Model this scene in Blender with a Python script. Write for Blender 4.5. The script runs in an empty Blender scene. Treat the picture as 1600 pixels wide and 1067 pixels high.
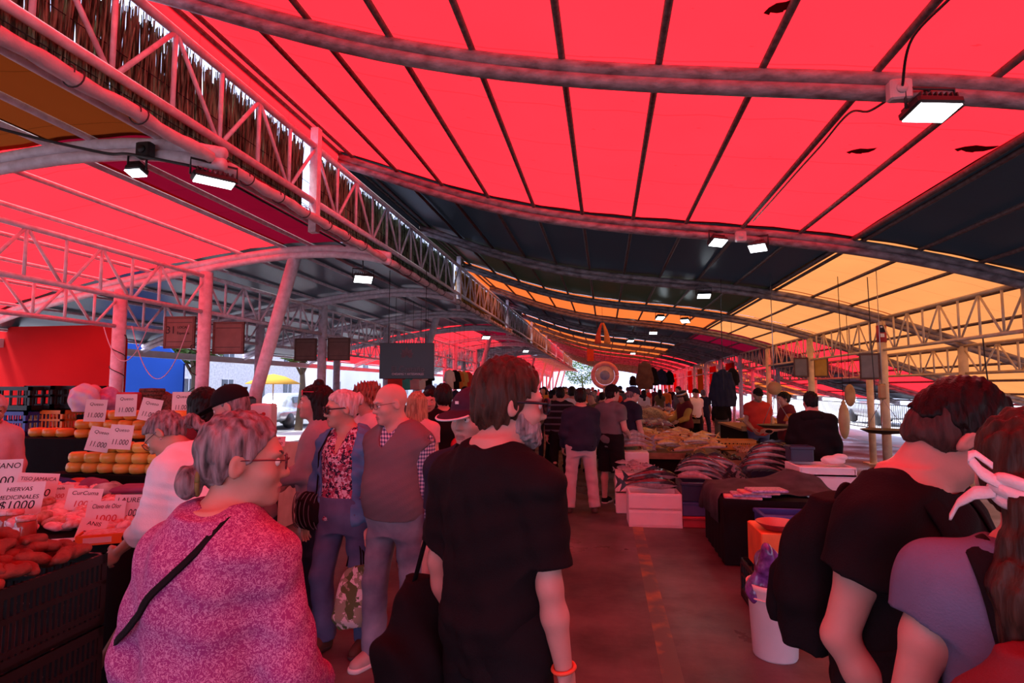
import bpy, math, random
import numpy as np
from mathutils import Vector, Matrix
random.seed(7); rng = np.random.default_rng(7)
scene = bpy.context.scene
COL = scene.collection
# ------------------------------------------------------------------ camera, sky, sun, exposure
EYE = 1.65
AXIS = math.radians(9.15); PITCH = math.atan(72/900.0)
cam_d = bpy.data.cameras.new('camera'); cam = bpy.data.objects.new('camera', cam_d); COL.objects.link(cam)
cam_d.sensor_width = 36; cam_d.lens = 900/1600*36; cam_d.clip_start = 0.05; cam_d.clip_end = 600
cam.location = (0, 0, EYE); cam.rotation_euler = (math.pi/2 + PITCH, 0, AXIS)
scene.camera = cam
scene.view_settings.view_transform = 'Standard'; scene.view_settings.look = 'None'
scene.view_settings.gamma = 1; scene.view_settings.use_curve_mapping = False
scene.view_settings.exposure = 0.0
wd = bpy.data.worlds.new('sky'); scene.world = wd; wd.use_nodes = True
bg = wd.node_tree.nodes['Background']; bg.inputs[0].default_value = (0.72, 0.84, 1.30, 1); bg.inputs[1].default_value = 2.1
sun_d = bpy.data.lights.new('sun', 'SUN'); sun_d.energy = 10.5; sun_d.angle = math.radians(12); sun_d.color = (1, .97, .93)
sun = bpy.data.objects.new('sun', sun_d); COL.objects.link(sun)
sun.rotation_euler = Vector((0.42, 0.18, -0.9)).to_track_quat('-Z', 'Y').to_euler()
scene.cycles.use_denoising = True
scene.cycles.max_bounces = 8; scene.cycles.diffuse_bounces = 4; scene.cycles.glossy_bounces = 3
scene.cycles.transmission_bounces = 5; scene.cycles.transparent_max_bounces = 6
scene.cycles.sample_clamp_indirect = 6
scene.cycles.caustics_reflective = False; scene.cycles.caustics_refractive = False

def ground(u, D):
    """ground point at viewing depth D along the picture column u (true distances, used as survey data)"""
    t = (u - 800)/900.0
    c, s = math.cos(AXIS), math.sin(AXIS)
    return (-s*D + c*t*D, c*D + s*t*D)
def bear(u): return math.degrees(math.atan((u - 800)/900.0)) - 9.15      # bearing of the sight line, clockwise from the aisle

# ------------------------------------------------------------------ materials
MATS = {}
def nodes_of(m):
    m.use_nodes = True; return m.node_tree.nodes, m.node_tree.links
def mat(name, col, rough=.6, metal=0, var=.12, vs=6.0, bump=.0, bs=60.0, spec=.4, col2=None, emit=0, coat=0, alpha=1, trans=0, stretch=(1,1,1), sheen=0):
    if name in MATS: return MATS[name]
    m = bpy.data.materials.new(name); N, L = nodes_of(m); b = N['Principled BSDF']; MATS[name] = m
    b.inputs['Roughness'].default_value = rough; b.inputs['Metallic'].default_value = metal
    b.inputs['Specular IOR Level'].default_value = spec
    if coat: b.inputs['Coat Weight'].default_value = coat; b.inputs['Coat Roughness'].default_value = .12
    if sheen: b.inputs['Sheen Weight'].default_value = sheen
    if trans: b.inputs['Transmission Weight'].default_value = trans
    if alpha < 1: b.inputs['Alpha'].default_value = alpha
    tc = N.new('ShaderNodeTexCoord'); mp = N.new('ShaderNodeMapping'); mp.inputs['Scale'].default_value = stretch
    L.new(tc.outputs['Object'], mp.inputs[0])
    nz = N.new('ShaderNodeTexNoise'); nz.inputs['Scale'].default_value = vs; nz.inputs['Detail'].default_value = 5
    L.new(mp.outputs[0], nz.inputs['Vector'])
    r = N.new('ShaderNodeValToRGB'); c = np.array(col[:3]); d = np.array(col2[:3]) if col2 is not None else c*(1-2*var)
    r.color_ramp.elements[0].position = .3; r.color_ramp.elements[1].position = .7
    r.color_ramp.elements[0].color = (*np.clip(d, 0, 1), 1)
    r.color_ramp.elements[1].color = (*np.clip(c*(1+var*.6) if col2 is None else c, 0, 1), 1)
    L.new(nz.outputs[0], r.inputs[0]); L.new(r.outputs[0], b.inputs['Base Color'])
    if emit:
        b.inputs['Emission Color'].default_value = (*col, 1); b.inputs['Emission Strength'].default_value = emit
    if bump:
        n2 = N.new('ShaderNodeTexNoise'); n2.inputs['Scale'].default_value = bs; n2.inputs['Detail'].default_value = 3
        L.new(mp.outputs[0], n2.inputs['Vector'])
        bp = N.new('ShaderNodeBump'); bp.inputs['Strength'].default_value = bump; bp.inputs['Distance'].default_value = .01
        L.new(n2.outputs[0], bp.inputs['Height']); L.new(bp.outputs[0], b.inputs['Normal'])
    return m
def tarp_mat(name, col, dif, trans, gloss=.0, grough=.35, specks=0.0):
    """woven plastic sheet: part of the daylight passes through (translucent), part reflects"""
    if name in MATS: return MATS[name]
    m = bpy.data.materials.new(name); N, L = nodes_of(m); MATS[name] = m
    N.remove(N['Principled BSDF']); out = N['Material Output']
    tc = N.new('ShaderNodeTexCoord'); nz = N.new('ShaderNodeTexNoise'); nz.inputs['Scale'].default_value = 1.3; nz.inputs['Detail'].default_value = 6
    L.new(tc.outputs['Object'], nz.inputs['Vector'])
    rp = N.new('ShaderNodeMapRange'); rp.inputs[3].default_value = .86; rp.inputs[4].default_value = 1.06
    L.new(nz.outputs[0], rp.inputs[0])
    fac = rp.outputs[0]
    # stitched seams across the sheet every half metre, thin dark thread lines
    sx = N.new('ShaderNodeSeparateXYZ'); L.new(tc.outputs['Object'], sx.inputs[0])
    md = N.new('ShaderNodeMath'); md.operation = 'PINGPONG'; md.inputs[1].default_value = .36; L.new(sx.outputs[1], md.inputs[0])
    gt = N.new('ShaderNodeMath'); gt.operation = 'LESS_THAN'; gt.inputs[1].default_value = .006; L.new(md.outputs[0], gt.inputs[0])
    ml = N.new('ShaderNodeMath'); ml.operation = 'MULTIPLY_ADD'; ml.inputs[1].default_value = -.3; ml.inputs[2].default_value = 1; L.new(gt.outputs[0], ml.inputs[0])
    mm = N.new('ShaderNodeMath'); mm.operation = 'MULTIPLY'; L.new(fac, mm.inputs[0]); L.new(ml.outputs[0], mm.inputs[1]); fac = mm.outputs[0]
    if specks:   # droppings and leaf litter lying on the sheet, elongated along the aisle
        mp = N.new('ShaderNodeMapping'); mp.inputs['Scale'].default_value = (5, 12, 5); L.new(tc.outputs['Object'], mp.inputs[0])
        n2 = N.new('ShaderNodeTexNoise'); n2.inputs['Scale'].default_value = 2.2; n2.inputs['Detail'].default_value = 4; L.new(mp.outputs[0], n2.inputs['Vector'])
        r2 = N.new('ShaderNodeMapRange'); r2.inputs[1].default_value = .70; r2.inputs[2].default_value = .74; r2.inputs[3].default_value = 1; r2.inputs[4].default_value = 1-specks
        L.new(n2.outputs[0], r2.inputs[0])
        m3 = N.new('ShaderNodeMath'); m3.operation = 'MULTIPLY'; L.new(fac, m3.inputs[0]); L.new(r2.outputs[0], m3.inputs[1]); fac = m3.outputs[0]
    def tint(c):
        v = N.new('ShaderNodeVectorMath'); v.operation = 'SCALE'; v.inputs[0].default_value = c[:3]; L.new(fac, v.inputs[3]); return v.outputs[0]
    d = N.new('ShaderNodeBsdfDiffuse'); L.new(tint(dif), d.inputs[0])
    t = N.new('ShaderNodeBsdfTranslucent'); L.new(tint(col), t.inputs[0])
    mx = N.new('ShaderNodeMixShader'); mx.inputs[0].default_value = trans; L.new(d.outputs[0], mx.inputs[1]); L.new(t.outputs[0], mx.inputs[2])
    sh = mx.outputs[0]
    if gloss:
        g = N.new('ShaderNodeBsdfGlossy'); g.inputs['Roughness'].default_value = grough; g.inputs[0].default_value = (.8, .85, .9, 1)
        lw = N.new('ShaderNodeLayerWeight'); lw.inputs[0].default_value = .35
        mg = N.new('ShaderNodeMath'); mg.operation = 'MULTIPLY'; mg.inputs[1].default_value = gloss; L.new(lw.outputs['Fresnel'], mg.inputs[0])
        m2 = N.new('ShaderNodeMixShader'); L.new(mg.outputs[0], m2.inputs[0]); L.new(sh, m2.inputs[1]); L.new(g.outputs[0], m2.inputs[2]); sh = m2.outputs[0]
    L.new(sh, out.inputs[0]); return m

T_RED = tarp_mat('red_tarp', (1.0, .017, .024), (.75, .02, .03), .62, specks=.35)
T_REDB = tarp_mat('plain_red_tarp', (.9, .018, .026), (.7, .02, .03), .6)
T_YEL = tarp_mat('yellow_tarp', (.56, .19, .05), (.6, .28, .06), .5)
T_ORA = tarp_mat('orange_tarp', (.62, .115, .02), (.6, .18, .02), .45)
T_DARK = tarp_mat('dark_tarp', (.005, .006, .008), (.018, .018, .026), .3, gloss=.28, grough=.3)
T_GREEN = tarp_mat('dark_green_tarp', (.006, .008, .004), (.018, .02, .012), .3, gloss=.35, grough=.3)
T_ORASHADE = tarp_mat('shaded_orange_tarp', (.085, .016, .003), (.22, .06, .012), .4)  # orange tarp with the shade over it put into a brown colour
T_CRIM = tarp_mat('crimson_tarp', (.11, .0015, .010), (.3, .01, .04), .4)
T_BLUE = tarp_mat('blue_tarp', (.03, .10, .5), (.04, .13, .6), .4)
def thin_mat(name, c1, c2):
    """dry reed: light passes through the thin stalks"""
    m = bpy.data.materials.new(name); N, L = nodes_of(m); N.remove(N['Principled BSDF']); tc = N.new('ShaderNodeTexCoord'); mp = N.new('ShaderNodeMapping'); mp.inputs['Scale'].default_value = (1, 1, .1); L.new(tc.outputs['Object'], mp.inputs[0])
    nz = N.new('ShaderNodeTexNoise'); nz.inputs['Scale'].default_value = 45; nz.inputs['Detail'].default_value = 3; L.new(mp.outputs[0], nz.inputs['Vector']); r = N.new('ShaderNodeValToRGB'); r.color_ramp.elements[0].position = .38; r.color_ramp.elements[1].position = .62
    r.color_ramp.elements[0].color = (*c2, 1); r.color_ramp.elements[1].color = (*c1, 1); L.new(nz.outputs[0], r.inputs[0])
    d = N.new('ShaderNodeBsdfDiffuse'); t = N.new('ShaderNodeBsdfTranslucent'); L.new(r.outputs[0], d.inputs[0]); L.new(r.outputs[0], t.inputs[0]); mx = N.new('ShaderNodeMixShader'); mx.inputs[0].default_value = .5; L.new(d.outputs[0], mx.inputs[1]); L.new(t.outputs[0], mx.inputs[2]); L.new(mx.outputs[0], N['Material Output'].inputs[0]); return m
REED = thin_mat('dry_reed', (.48, .54, .36), (.06, .065, .045)); REEDLIT = thin_mat('orange_lit_reed', (.75, .42, .10), (.2, .10, .03))  # second reed has the glow of the orange sheets put into its colour
PAINT = mat('pale_pipe_paint', (.82, .74, .84), .42, var=.15, vs=14, bump=.2, bs=50, col2=(.58, .50, .57))
RUSTY = mat('rusty_pipe', (.17, .12, .12), .6, var=.3, vs=25, bump=.3, bs=70, col2=(.07, .04, .04))
ARCHP = mat('weathered_arch_paint', (.34, .29, .32), .5, vs=9, bump=.5, bs=38, col2=(.11, .08, .09), stretch=(1, 2, 2))
YPAINT = mat('cream_pipe_paint', (.72, .56, .38), .45, var=.12, vs=8, bump=.15)
BLACK = mat('black_plastic', (.018, .016, .018), .45, var=.2)
WHITEP = mat('white_plastic', (.8, .78, .8), .45, var=.05)
WIRE = mat('black_cable', (.02, .018, .02), .5)
STEEL = mat('steel', (.5, .5, .52), .35, metal=.8)

# ------------------------------------------------------------------ mesh building
class MB:
    def __init__(s): s.v = []; s.f = []; s.m = []; s.sm = []; s.n = 0
    def add(s, v, f, mi=0, smooth=True):
        v = np.asarray(v, float).reshape(-1, 3); s.v.append(v)
        for q in f: s.f.append([int(i) + s.n for i in q]); s.m.append(mi); s.sm.append(smooth)
        s.n += len(v); return s
    def box(s, c, d, rz=0, mi=0, R=None, taper=1.0, bev=0):
        x, y, z = np.array(d)/2.0
        if bev:
            b = min(bev, x*.9, y*.9, z*.9); V = []; 
            for k, (zz, ins) in enumerate(((-z, b), (-z+b, 0), (z-b, 0), (z, b))):
                X, Y = x-ins, y-ins
                for (px, py) in ((-X+b, -Y), (X-b, -Y), (X, -Y+b), (X, Y-b), (X-b, Y), (-X+b, Y), (-X, Y-b), (-X, -Y+b)):
                    t = 1 if zz > 0 else taper; V.append((px*t, py*t, zz))
            V = np.array(V); F = [list(range(7, -1, -1)), list(range(24, 32))]
            for k in range(3):
                for i in range(8): F.append([k*8+i, k*8+(i+1) % 8, k*8+8+(i+1) % 8, k*8+8+i])
        else:
            V = np.array([(sx*x*(taper if sz < 0 else 1), sy*y*(taper if sz < 0 else 1), sz*z) for sz in (-1, 1) for sx, sy in ((-1, -1), (1, -1), (1, 1), (-1, 1))])
            F = [(3, 2, 1, 0), (4, 5, 6, 7), (0, 1, 5, 4), (1, 2, 6, 5), (2, 3, 7, 6), (3, 0, 4, 7)]
        if R is None:
            ca, sa = math.cos(rz), math.sin(rz); R = np.array([[ca, -sa, 0], [sa, ca, 0], [0, 0, 1]])
        return s.add(V @ np.asarray(R).T + np.array(c), F, mi, False)
    def tube(s, pts, r, n=8, mi=0, cap=True, sq=1.0):
        P = np.array(pts, float); r = np.broadcast_to(np.asarray(r, float), (len(P),))
        T = np.gradient(P, axis=0); T /= np.linalg.norm(T, axis=1)[:, None] + 1e-12
        a = np.array([0, 0, 1.0]) if abs(T[0][2]) < .9 else np.array([1.0, 0, 0])
        u = np.cross(T[0], a); u /= np.linalg.norm(u); V = []
        for i in range(len(P)):
            u = u - T[i]*(u @ T[i]); u /= np.linalg.norm(u); w = np.cross(T[i], u)
            for k in range(n):
                t = 2*math.pi*k/n; V.append(P[i] + r[i]*(math.cos(t)*u + sq*math.sin(t)*w))
        F = [[i*n+k, i*n+(k+1) % n, (i+1)*n+(k+1) % n, (i+1)*n+k] for i in range(len(P)-1) for k in range(n)]
        if cap: F += [list(range(n-1, -1, -1)), [(len(P)-1)*n+k for k in range(n)]]
        return s.add(V, F, mi, True)
    def lathe(s, prof, c=(0, 0, 0), n=20, mi=0, R=None, sx=1, sy=1):
        V = [(r*math.cos(2*math.pi*k/n)*sx, r*math.sin(2*math.pi*k/n)*sy, z) for r, z in prof for k in range(n)]
        V = np.array(V); V = V if R is None else V @ np.asarray(R).T
        F = [[i*n+k, i*n+(k+1) % n, (i+1)*n+(k+1) % n, (i+1)*n+k] for i in range(len(prof)-1) for k in range(n)]
        if prof[0][0] > 1e-4: F.append(list(range(n-1, -1, -1)))
        if prof[-1][0] > 1e-4: F.append([(len(prof)-1)*n+k for k in range(n)])
        return s.add(V + np.array(c), F, mi, True)
    def ell(s, c, r, n=14, m=9, mi=0, R=None, jit=0):
        V = []
        for i in range(m+1):
            t = math.pi*i/m
            for k in range(n):
                p = 2*math.pi*k/n; V.append((math.sin(t)*math.cos(p)*r[0], math.sin(t)*math.sin(p)*r[1], math.cos(t)*r[2]))
        V = np.array(V)
        if jit: 
            ph = rng.uniform(0, 6, 6); V = V*(1 + jit*(np.sin(V[:, :1]/max(r)*3+ph[0])*np.sin(V[:, 1:2]/max(r)*3+ph[1]) + .6*np.sin(V[:, 2:]/max(r)*4+ph[2])))
        if R is not None: V = V @ np.asarray(R).T
        F = [[i*n+k, (i+1)*n+k, (i+1)*n+(k+1) % n, i*n+(k+1) % n] for i in range(m) for k in range(n)]
        return s.add(V + np.array(c), F, mi, True)
    def grid(s, P, mi=0, smooth=True, thick=0):
        P = np.array(P, float); a, b = P.shape[:2]
        F = [[i*b+j, i*b+j+1, (i+1)*b+j+1, (i+1)*b+j] for i in range(a-1) for j in range(b-1)]
        if not thick: return s.add(P, F, mi, smooth)
        gu = np.gradient(P, axis=0); gv = np.gradient(P, axis=1); nn = np.cross(gu, gv); nn /= np.linalg.norm(nn, axis=2)[..., None] + 1e-12
        V = np.concatenate([(P + nn*thick/2).reshape(-1, 3), (P - nn*thick/2).reshape(-1, 3)]); o = a*b
        F2 = [f for f in F] + [[i+o for i in reversed(f)] for f in F]
        rim = [i*b for i in range(a)] + [(a-1)*b + j for j in range(1, b)] + [i*b+b-1 for i in range(a-2, -1, -1)] + [j for j in range(b-2, 0, -1)]
        for k in range(len(rim)): x, y = rim[k], rim[(k+1) % len(rim)]; F2.append([x, y, y+o, x+o])
        return s.add(V, F2, mi, smooth)
    def prism(s, poly, z0, z1, mi=0, R=None, c=(0, 0, 0)):
        n = len(poly); V = np.array([(x, y, z0) for x, y in poly] + [(x, y, z1) for x, y in poly], float)
        if R is not None: V = V @ np.asarray(R).T
        return s.add(V + np.array(c), [list(range(n-1, -1, -1)), list(range(n, 2*n))] + [[i, (i+1) % n, n+(i+1) % n, n+i] for i in range(n)], mi, False)
    def build(s, name, mats, parent=None):
        me = bpy.data.meshes.new(name)
        me.from_pydata(np.concatenate(s.v).tolist() if s.v else [], [], s.f)
        for m in (mats if isinstance(mats, (list, tuple)) else [mats]): me.materials.append(m)
        me.polygons.foreach_set('material_index', s.m); me.polygons.foreach_set('use_smooth', s.sm)
        me.update()
        o = bpy.data.objects.new(name, me); COL.objects.link(o)
        if parent is not None: o.parent = parent
        return o
def tag(o, label, cat, group=None):
    o['label'] = label; o['category'] = cat
    if group: o['group'] = group
    return o
def struct(o, label=None):
    o['kind'] = 'structure'
    if label: o['label'] = label
    return o
def empty(name, loc=(0, 0, 0), rz=0, label=None, cat=None, group=None):
    o = bpy.data.objects.new(name, None); COL.objects.link(o); o.location = loc; o.rotation_euler = (0, 0, rz)
    o.empty_display_size = .05
    if label: tag(o, label, cat, group)
    return o
def copy_tree(o, parent=None):
    c = o.copy(); COL.objects.link(c)
    if parent is not None: c.parent = parent
    for ch in o.children: copy_tree(ch, c)
    return c
def rot(rx=0, ry=0, rz=0):
    return np.array(Matrix.Rotation(rz, 3, 'Z') @ Matrix.Rotation(ry, 3, 'Y') @ Matrix.Rotation(rx, 3, 'X'))
def text(name, body, size, m, parent, loc, rot_e, shear=0, depth=.001, align='CENTER', sx=1):
    cu = bpy.data.curves.new(name, 'FONT'); cu.body = body; cu.size = size; cu.align_x = align; cu.align_y = 'CENTER'; cu.shear = shear
    cu.extrude = depth; cu.resolution_u = 3
    t = bpy.data.objects.new(name, cu); COL.objects.link(t)
    dg = bpy.context.evaluated_depsgraph_get(); me = bpy.data.meshes.new_from_object(t.evaluated_get(dg))
    bpy.data.objects.remove(t)
    o = bpy.data.objects.new(name, me); COL.objects.link(o); me.materials.clear(); me.materials.append(m)
    o.parent = parent; o.location = loc; o.rotation_euler = rot_e; o.scale = (sx, 1, 1)
    return o
# ------------------------------------------------------------------ the market hall: floor, arches, trusses, purlins, tarpaulins
RP = np.array([(-3.5, 4.72), (-2.85, 4.40), (-2.3, 4.24), (-1.85, 4.12), (-1.05, 3.91), (-.2, 3.70), (.3, 3.61), (1.0, 3.49), (1.65, 3.40), (2.5, 3.30), (3.6, 3.13), (4.55, 2.84), (5.7, 2.33), (6.6, 2.03), (7.6, 1.72), (8.5, 1.44), (9.4, 1.16)])
LP = np.array([(-2.6, 3.30), (-2.85, 3.37), (-3.7, 3.52), (-4.4, 3.48), (-5.6, 3.33), (-7.0, 3.13), (-7.6, 3.02), (-8.9, 2.67), (-9.6, 2.42)])
cr = np.polyfit(RP[:, 0], RP[:, 1], 6); cl = np.polyfit(LP[:, 0], LP[:, 1], 4)
def zr(x): return np.polyval(cr, x)
def zl(x): return np.polyval(cl, x)
YE = 62.0
# floor
f = MB(); f.grid([[(x, y, 0) for y in (-9, 0, 20, 64)] for x in (-9.6, -3, 3, 8)], smooth=False)
FLOOR = bpy.data.materials.new('wet_concrete'); N, L = nodes_of(FLOOR); b = N['Principled BSDF']
tc = N.new('ShaderNodeTexCoord'); nz = N.new('ShaderNodeTexNoise'); nz.inputs['Scale'].default_value = 1.1; nz.inputs['Detail'].default_value = 8; nz.inputs['Roughness'].default_value = .65
L.new(tc.outputs['Object'], nz.inputs['Vector'])
r = N.new('ShaderNodeValToRGB'); r.color_ramp.elements[0].color = (.055, .048, .047, 1); r.color_ramp.elements[1].color = (.16, .14, .138, 1); r.color_ramp.elements[0].position = .35; r.color_ramp.elements[1].position = .68
L.new(nz.outputs[0], r.inputs[0]); L.new(r.outputs[0], b.inputs['Base Color'])
r2 = N.new('ShaderNodeMapRange'); r2.inputs[1].default_value = .35; r2.inputs[2].default_value = .65; r2.inputs[3].default_value = .26; r2.inputs[4].default_value = .62; b.inputs['Specular IOR Level'].default_value = .14
n3 = N.new('ShaderNodeTexNoise'); n3.inputs['Scale'].default_value = .9; n3.inputs['Detail'].default_value = 6; L.new(tc.outputs['Object'], n3.inputs['Vector']); L.new(n3.outputs[0], r2.inputs[0]); L.new(r2.outputs[0], b.inputs['Roughness'])
n2 = N.new('ShaderNodeTexNoise'); n2.inputs['Scale'].default_value = 9; n2.inputs['Detail'].default_value = 6; L.new(tc.outputs['Object'], n2.inputs['Vector'])
bp = N.new('ShaderNodeBump'); bp.inputs['Strength'].default_value = .12; bp.inputs['Distance'].default_value = .02; L.new(n2.outputs[0], bp.inputs['Height']); L.new(bp.outputs[0], b.inputs['Normal'])
struct(f.build('floor', FLOOR), 'wet dark concrete market floor')
# worn yellow line
YL = bpy.data.materials.new('worn_yellow_paint'); N, L = nodes_of(YL); b = N['Principled BSDF']
tc = N.new('ShaderNodeTexCoord'); nz = N.new('ShaderNodeTexNoise'); nz.inputs['Scale'].default_value = 4; nz.inputs['Detail'].default_value = 8; L.new(tc.outputs['Object'], nz.inputs['Vector'])
r = N.new('ShaderNodeValToRGB'); r.color_ramp.elements[0].color = (.09, .07, .06, 1); r.color_ramp.elements[1].color = (.30, .14, .04, 1); r.color_ramp.elements[0].position = .45; r.color_ramp.elements[1].position = .62
L.new(nz.outputs[0], r.inputs[0]); L.new(r.outputs[0], b.inputs['Base Color']); b.inputs['Roughness'].default_value = .5
ln = MB(); ln.grid([[(.30+.0*y, y, .002) for y in np.linspace(2.2, 40, 12)], [(.42+.0*y, y, .002) for y in np.linspace(2.2, 40, 12)]], smooth=False)
struct(ln.build('floor_line_marking', YL), 'worn yellow stripe painted along the aisle floor')
# outside ground
g = MB(); g.grid([[(x, y, -.03) for y in (-60, 40, 260)] for x in (-140, 0, 140)], smooth=False)
struct(g.build('ground', mat('pale_pavement', (.5, .48, .47), .85, vs=1.5)), 'pale street ground outside the hall')

RA = [3.6 + 3.4*k for k in range(-3, 18)]     # cross arches of the main vault
LA = [3.8 + 3.4*k for k in range(-3, 18)]     # cross arches of the side vault
xr = np.linspace(-3.5, 9.45, 46); xl = np.linspace(-2.8, -9.5, 24)
def arch(xs, zf, y, name, label, m, two=True, r=.047):
    o = MB(); P = [(x, y, zf(x)) for x in xs]; o.tube([(x, yy, z+.035) for x, yy, z in P], r, 10)
    if two: o.tube([(x, yy, z-.05) for x, yy, z in P], r, 10)
    return struct(o.build(name, m), label)
for i, y in enumerate(RA):
    arch(xr, zr, y, 'roof_arch', 'double steel pipe arch across the main vault', ARCHP)
for i, y in enumerate(LA):
    arch(xl, zl, y, 'roof_arch', 'pale double pipe arch across the side vault', PAINT)
# purlins along the aisle
PX = [-3.45, -3.27, -2.65, -2.04, -1.43, -.85, -.25, .36, .98, 1.62, 2.25, 2.82, 2.92, 3.5, 4.1, 4.75, 5.4, 6.1, 6.8, 7.6, 8.5, 9.4]
for x in PX:
    o = MB(); o.tube([(x, y, zr(x)+.085) for y in (-7.7, 8, 25, YE)], .024 if x not in (2.82,) else .03, 8)
    struct(o.build('roof_purlin', RUSTY), 'rusty roof pipe running along the main vault')
for x in (-3.35, -3.95, -4.35, -5.0, -5.7, -6.4, -7.1, -7.8, -8.6, -9.45):
    o = MB(); o.tube([(x, y, zl(x)+.085) for y in (-7.7, 8, 25, YE)], .027, 8)
    struct(o.build('roof_purlin', PAINT), 'pale roof pipe running along the side vault')
# tarpaulin panels, each a sheet laced over the arches
def sheet(zf, x0, x1, y0, y1, m, label, dz=.115, group=None):
    ny = max(2, int((y1-y0)/.85)+1)
    xs = np.linspace(x0, x1, 22); ys = np.linspace(y0-.03, y1+.03, ny); P = []
    for x in xs:
        row = []
        for y in ys:
            row.append((x, y, zf(x)+dz-(.115*math.exp(-(abs(x)-2.86)/.25) if x0 == -2.86 else 0)+.006*(int(y0*10) % 3)+.012*math.sin(x*10.1)*math.sin(y*1.85)))
        P.append(row)
    if x0 == -3.45: P = [[(-3.47, y, 4.61) for y in ys]]+P
    o = MB(); o.grid(P); o = o.build('roof_tarpaulin', m); return tag(o, label, 'tarpaulin', group)
main = [(-7.5, 7.0, T_RED, 'large red sheet over the first arches of the main vault'),
        (7.0, 10.4, T_DARK, 'black sheet of the main vault just beyond the large red sheet'),
        (10.4, 13.8, T_GREEN, 'dark olive sheet of the main vault, second dark one beyond the large red sheet'),
        (13.8, 17.2, T_ORA, 'first orange sheet across the main vault, beyond two dark sheets'),
        (17.2, 20.6, T_DARK, 'black sheet of the main vault directly beyond the first orange sheet'),
        (20.6, 24.0, T_DARK, 'second black sheet beyond the first orange sheet of the main vault'),
        (24.0, 34.2, T_ORA, 'long far orange sheet of the main vault before the far red one'),
        (34.2, 44.4, T_REDB, 'far red sheet of the main vault between two far orange sheets'),
        (44.4, 61.5, T_ORA, 'farthest orange sheet at the bright end of the main vault')]
for y0, y1, m, lb in main: sheet(zr, -3.45, 2.89, y0, y1, m, lb)
side = [(-7.5, 7.0, T_DARK, 'black sheet along the sloping edge of the main vault beside the large red sheet'),
        (7.0, 10.4, T_YEL, 'nearest yellow sheet on the sloping edge of the main vault'),
        (10.4, 13.8, T_YEL, 'second yellow sheet on the sloping edge of the main vault'),
        (13.8, 17.2, T_YEL, 'farthest yellow sheet on the sloping edge, next to the first orange sheet'),
        (17.2, 20.6, T_CRIM, 'dark crimson sheet on the sloping edge beyond the yellow sheets'),
        (20.6, 30.8, T_DARK, 'long black sheet on the sloping edge beyond the crimson sheet'),
        (30.8, 61.5, T_REDB, 'long far red sheet on the sloping edge toward the bright end')]
for y0, y1, m, lb in side: sheet(zr, 2.80, 4.79, y0, y1, m, lb)
outer = [(-7.5, 7.0, T_DARK, 'black sheet on the outermost low slope beside the front stalls'),
         (7.0, 14.4, T_YEL, 'yellow sheet on the outermost low slope behind the cream columns'),
         (14.4, 17.8, T_REDB, 'nearer red sheet on the outermost low slope behind the fish stalls'),
         (17.8, 22.6, T_DARK, 'grey black sheet between two red ones on the outermost low slope'),
         (22.6, 27.0, T_REDB, 'farther red sheet on the outermost low slope behind the fish stalls'),
         (27.0, 33.0, T_ORA, 'orange sheet on the outermost low slope far along'),
         (33.0, 61.5, T_REDB, 'farthest red sheet on the outermost low slope')]
for y0, y1, m, lb in outer: sheet(zr, 4.76, 9.4, y0, y1, m, lb)
lin = [(-7.5, 3.8, T_ORASHADE, 'orange sheet with painted shade on the side vault above the first double pipe'),
       (3.8, 7.2, T_CRIM, 'dark crimson sheet of the side vault below the reed screen'),
       (7.2, 17.4, T_DARK, 'black sheet of the side vault along the reed screen'),
       (17.4, 24.2, T_CRIM, 'far crimson sheet of the side vault along the reed screen'),
       (24.2, 35.1, T_DARK, 'far black sheet of the side vault along the reed screen'),
       (35.1, 61.5, T_ORA, 'farthest orange sheet of the side vault along the reed screen')]
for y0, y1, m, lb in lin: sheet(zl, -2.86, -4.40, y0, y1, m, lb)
lout = [(-7.5, 3.8, T_ORASHADE, 'orange sheet with painted shade on the outer slope of the side vault'),
        (3.8, 7.2, T_REDB, 'bright red sheet on the outer slope of the side vault above the herb stall'),
        (7.2, 17.4, T_DARK, 'shiny black sheet on the outer slope of the side vault'),
        (17.4, 24.2, T_REDB, 'second bright red sheet of the side vault above the black hanging sign'),
        (24.2, 31.9, T_DARK, 'far black sheet on the outer slope of the side vault'),
        (31.9, 61.5, T_REDB, 'farthest red sheet on the outer slope of the side vault')]
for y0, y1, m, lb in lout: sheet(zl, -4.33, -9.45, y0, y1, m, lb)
# torn patches sewn on the big red sheet
PATCH = tarp_mat('patch_red', (.08, .003, .008), (.3, .01, .02), .45)
def patch(x, y, sc, a, label):
    pts = np.array([(-1, .1), (-.75, .42), (-.62, .2), (-.3, .45), (.05, .5), (.1, .38), (.5, .3), (.85, -.1), (1, -.5), (.4, -.38), (-.1, -.5), (-.6, -.28)])
    ca, sa = math.cos(a), math.sin(a); P = [(x+sc*(px*ca-py*sa), y+sc*(px*sa+py*ca)) for px, py in pts]
    o = MB(); n = len(P); o.add([(px, py, zr(px)+.10) for px, py in P] + [(px, py, zr(px)+.103) for px, py in P], [list(range(n)), [n+i for i in range(n-1, -1, -1)]] + [[i, (i+1) % n, n+(i+1) % n, n+i] for i in range(n)], 0, False)
    tag(o.build('tarpaulin_patch', PATCH), label, 'patch')
patch(.93, 3.05, .085, -.5, 'dark ragged patch on the large red sheet before the first arch')
patch(2.0, 4.75, .10, -.3, 'dark ragged patch on the red sheet beyond the bright floodlight')
patch(2.68, 4.55, .12, -.2, 'dark ragged patch on the red sheet beside the black edge sheet')

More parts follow.
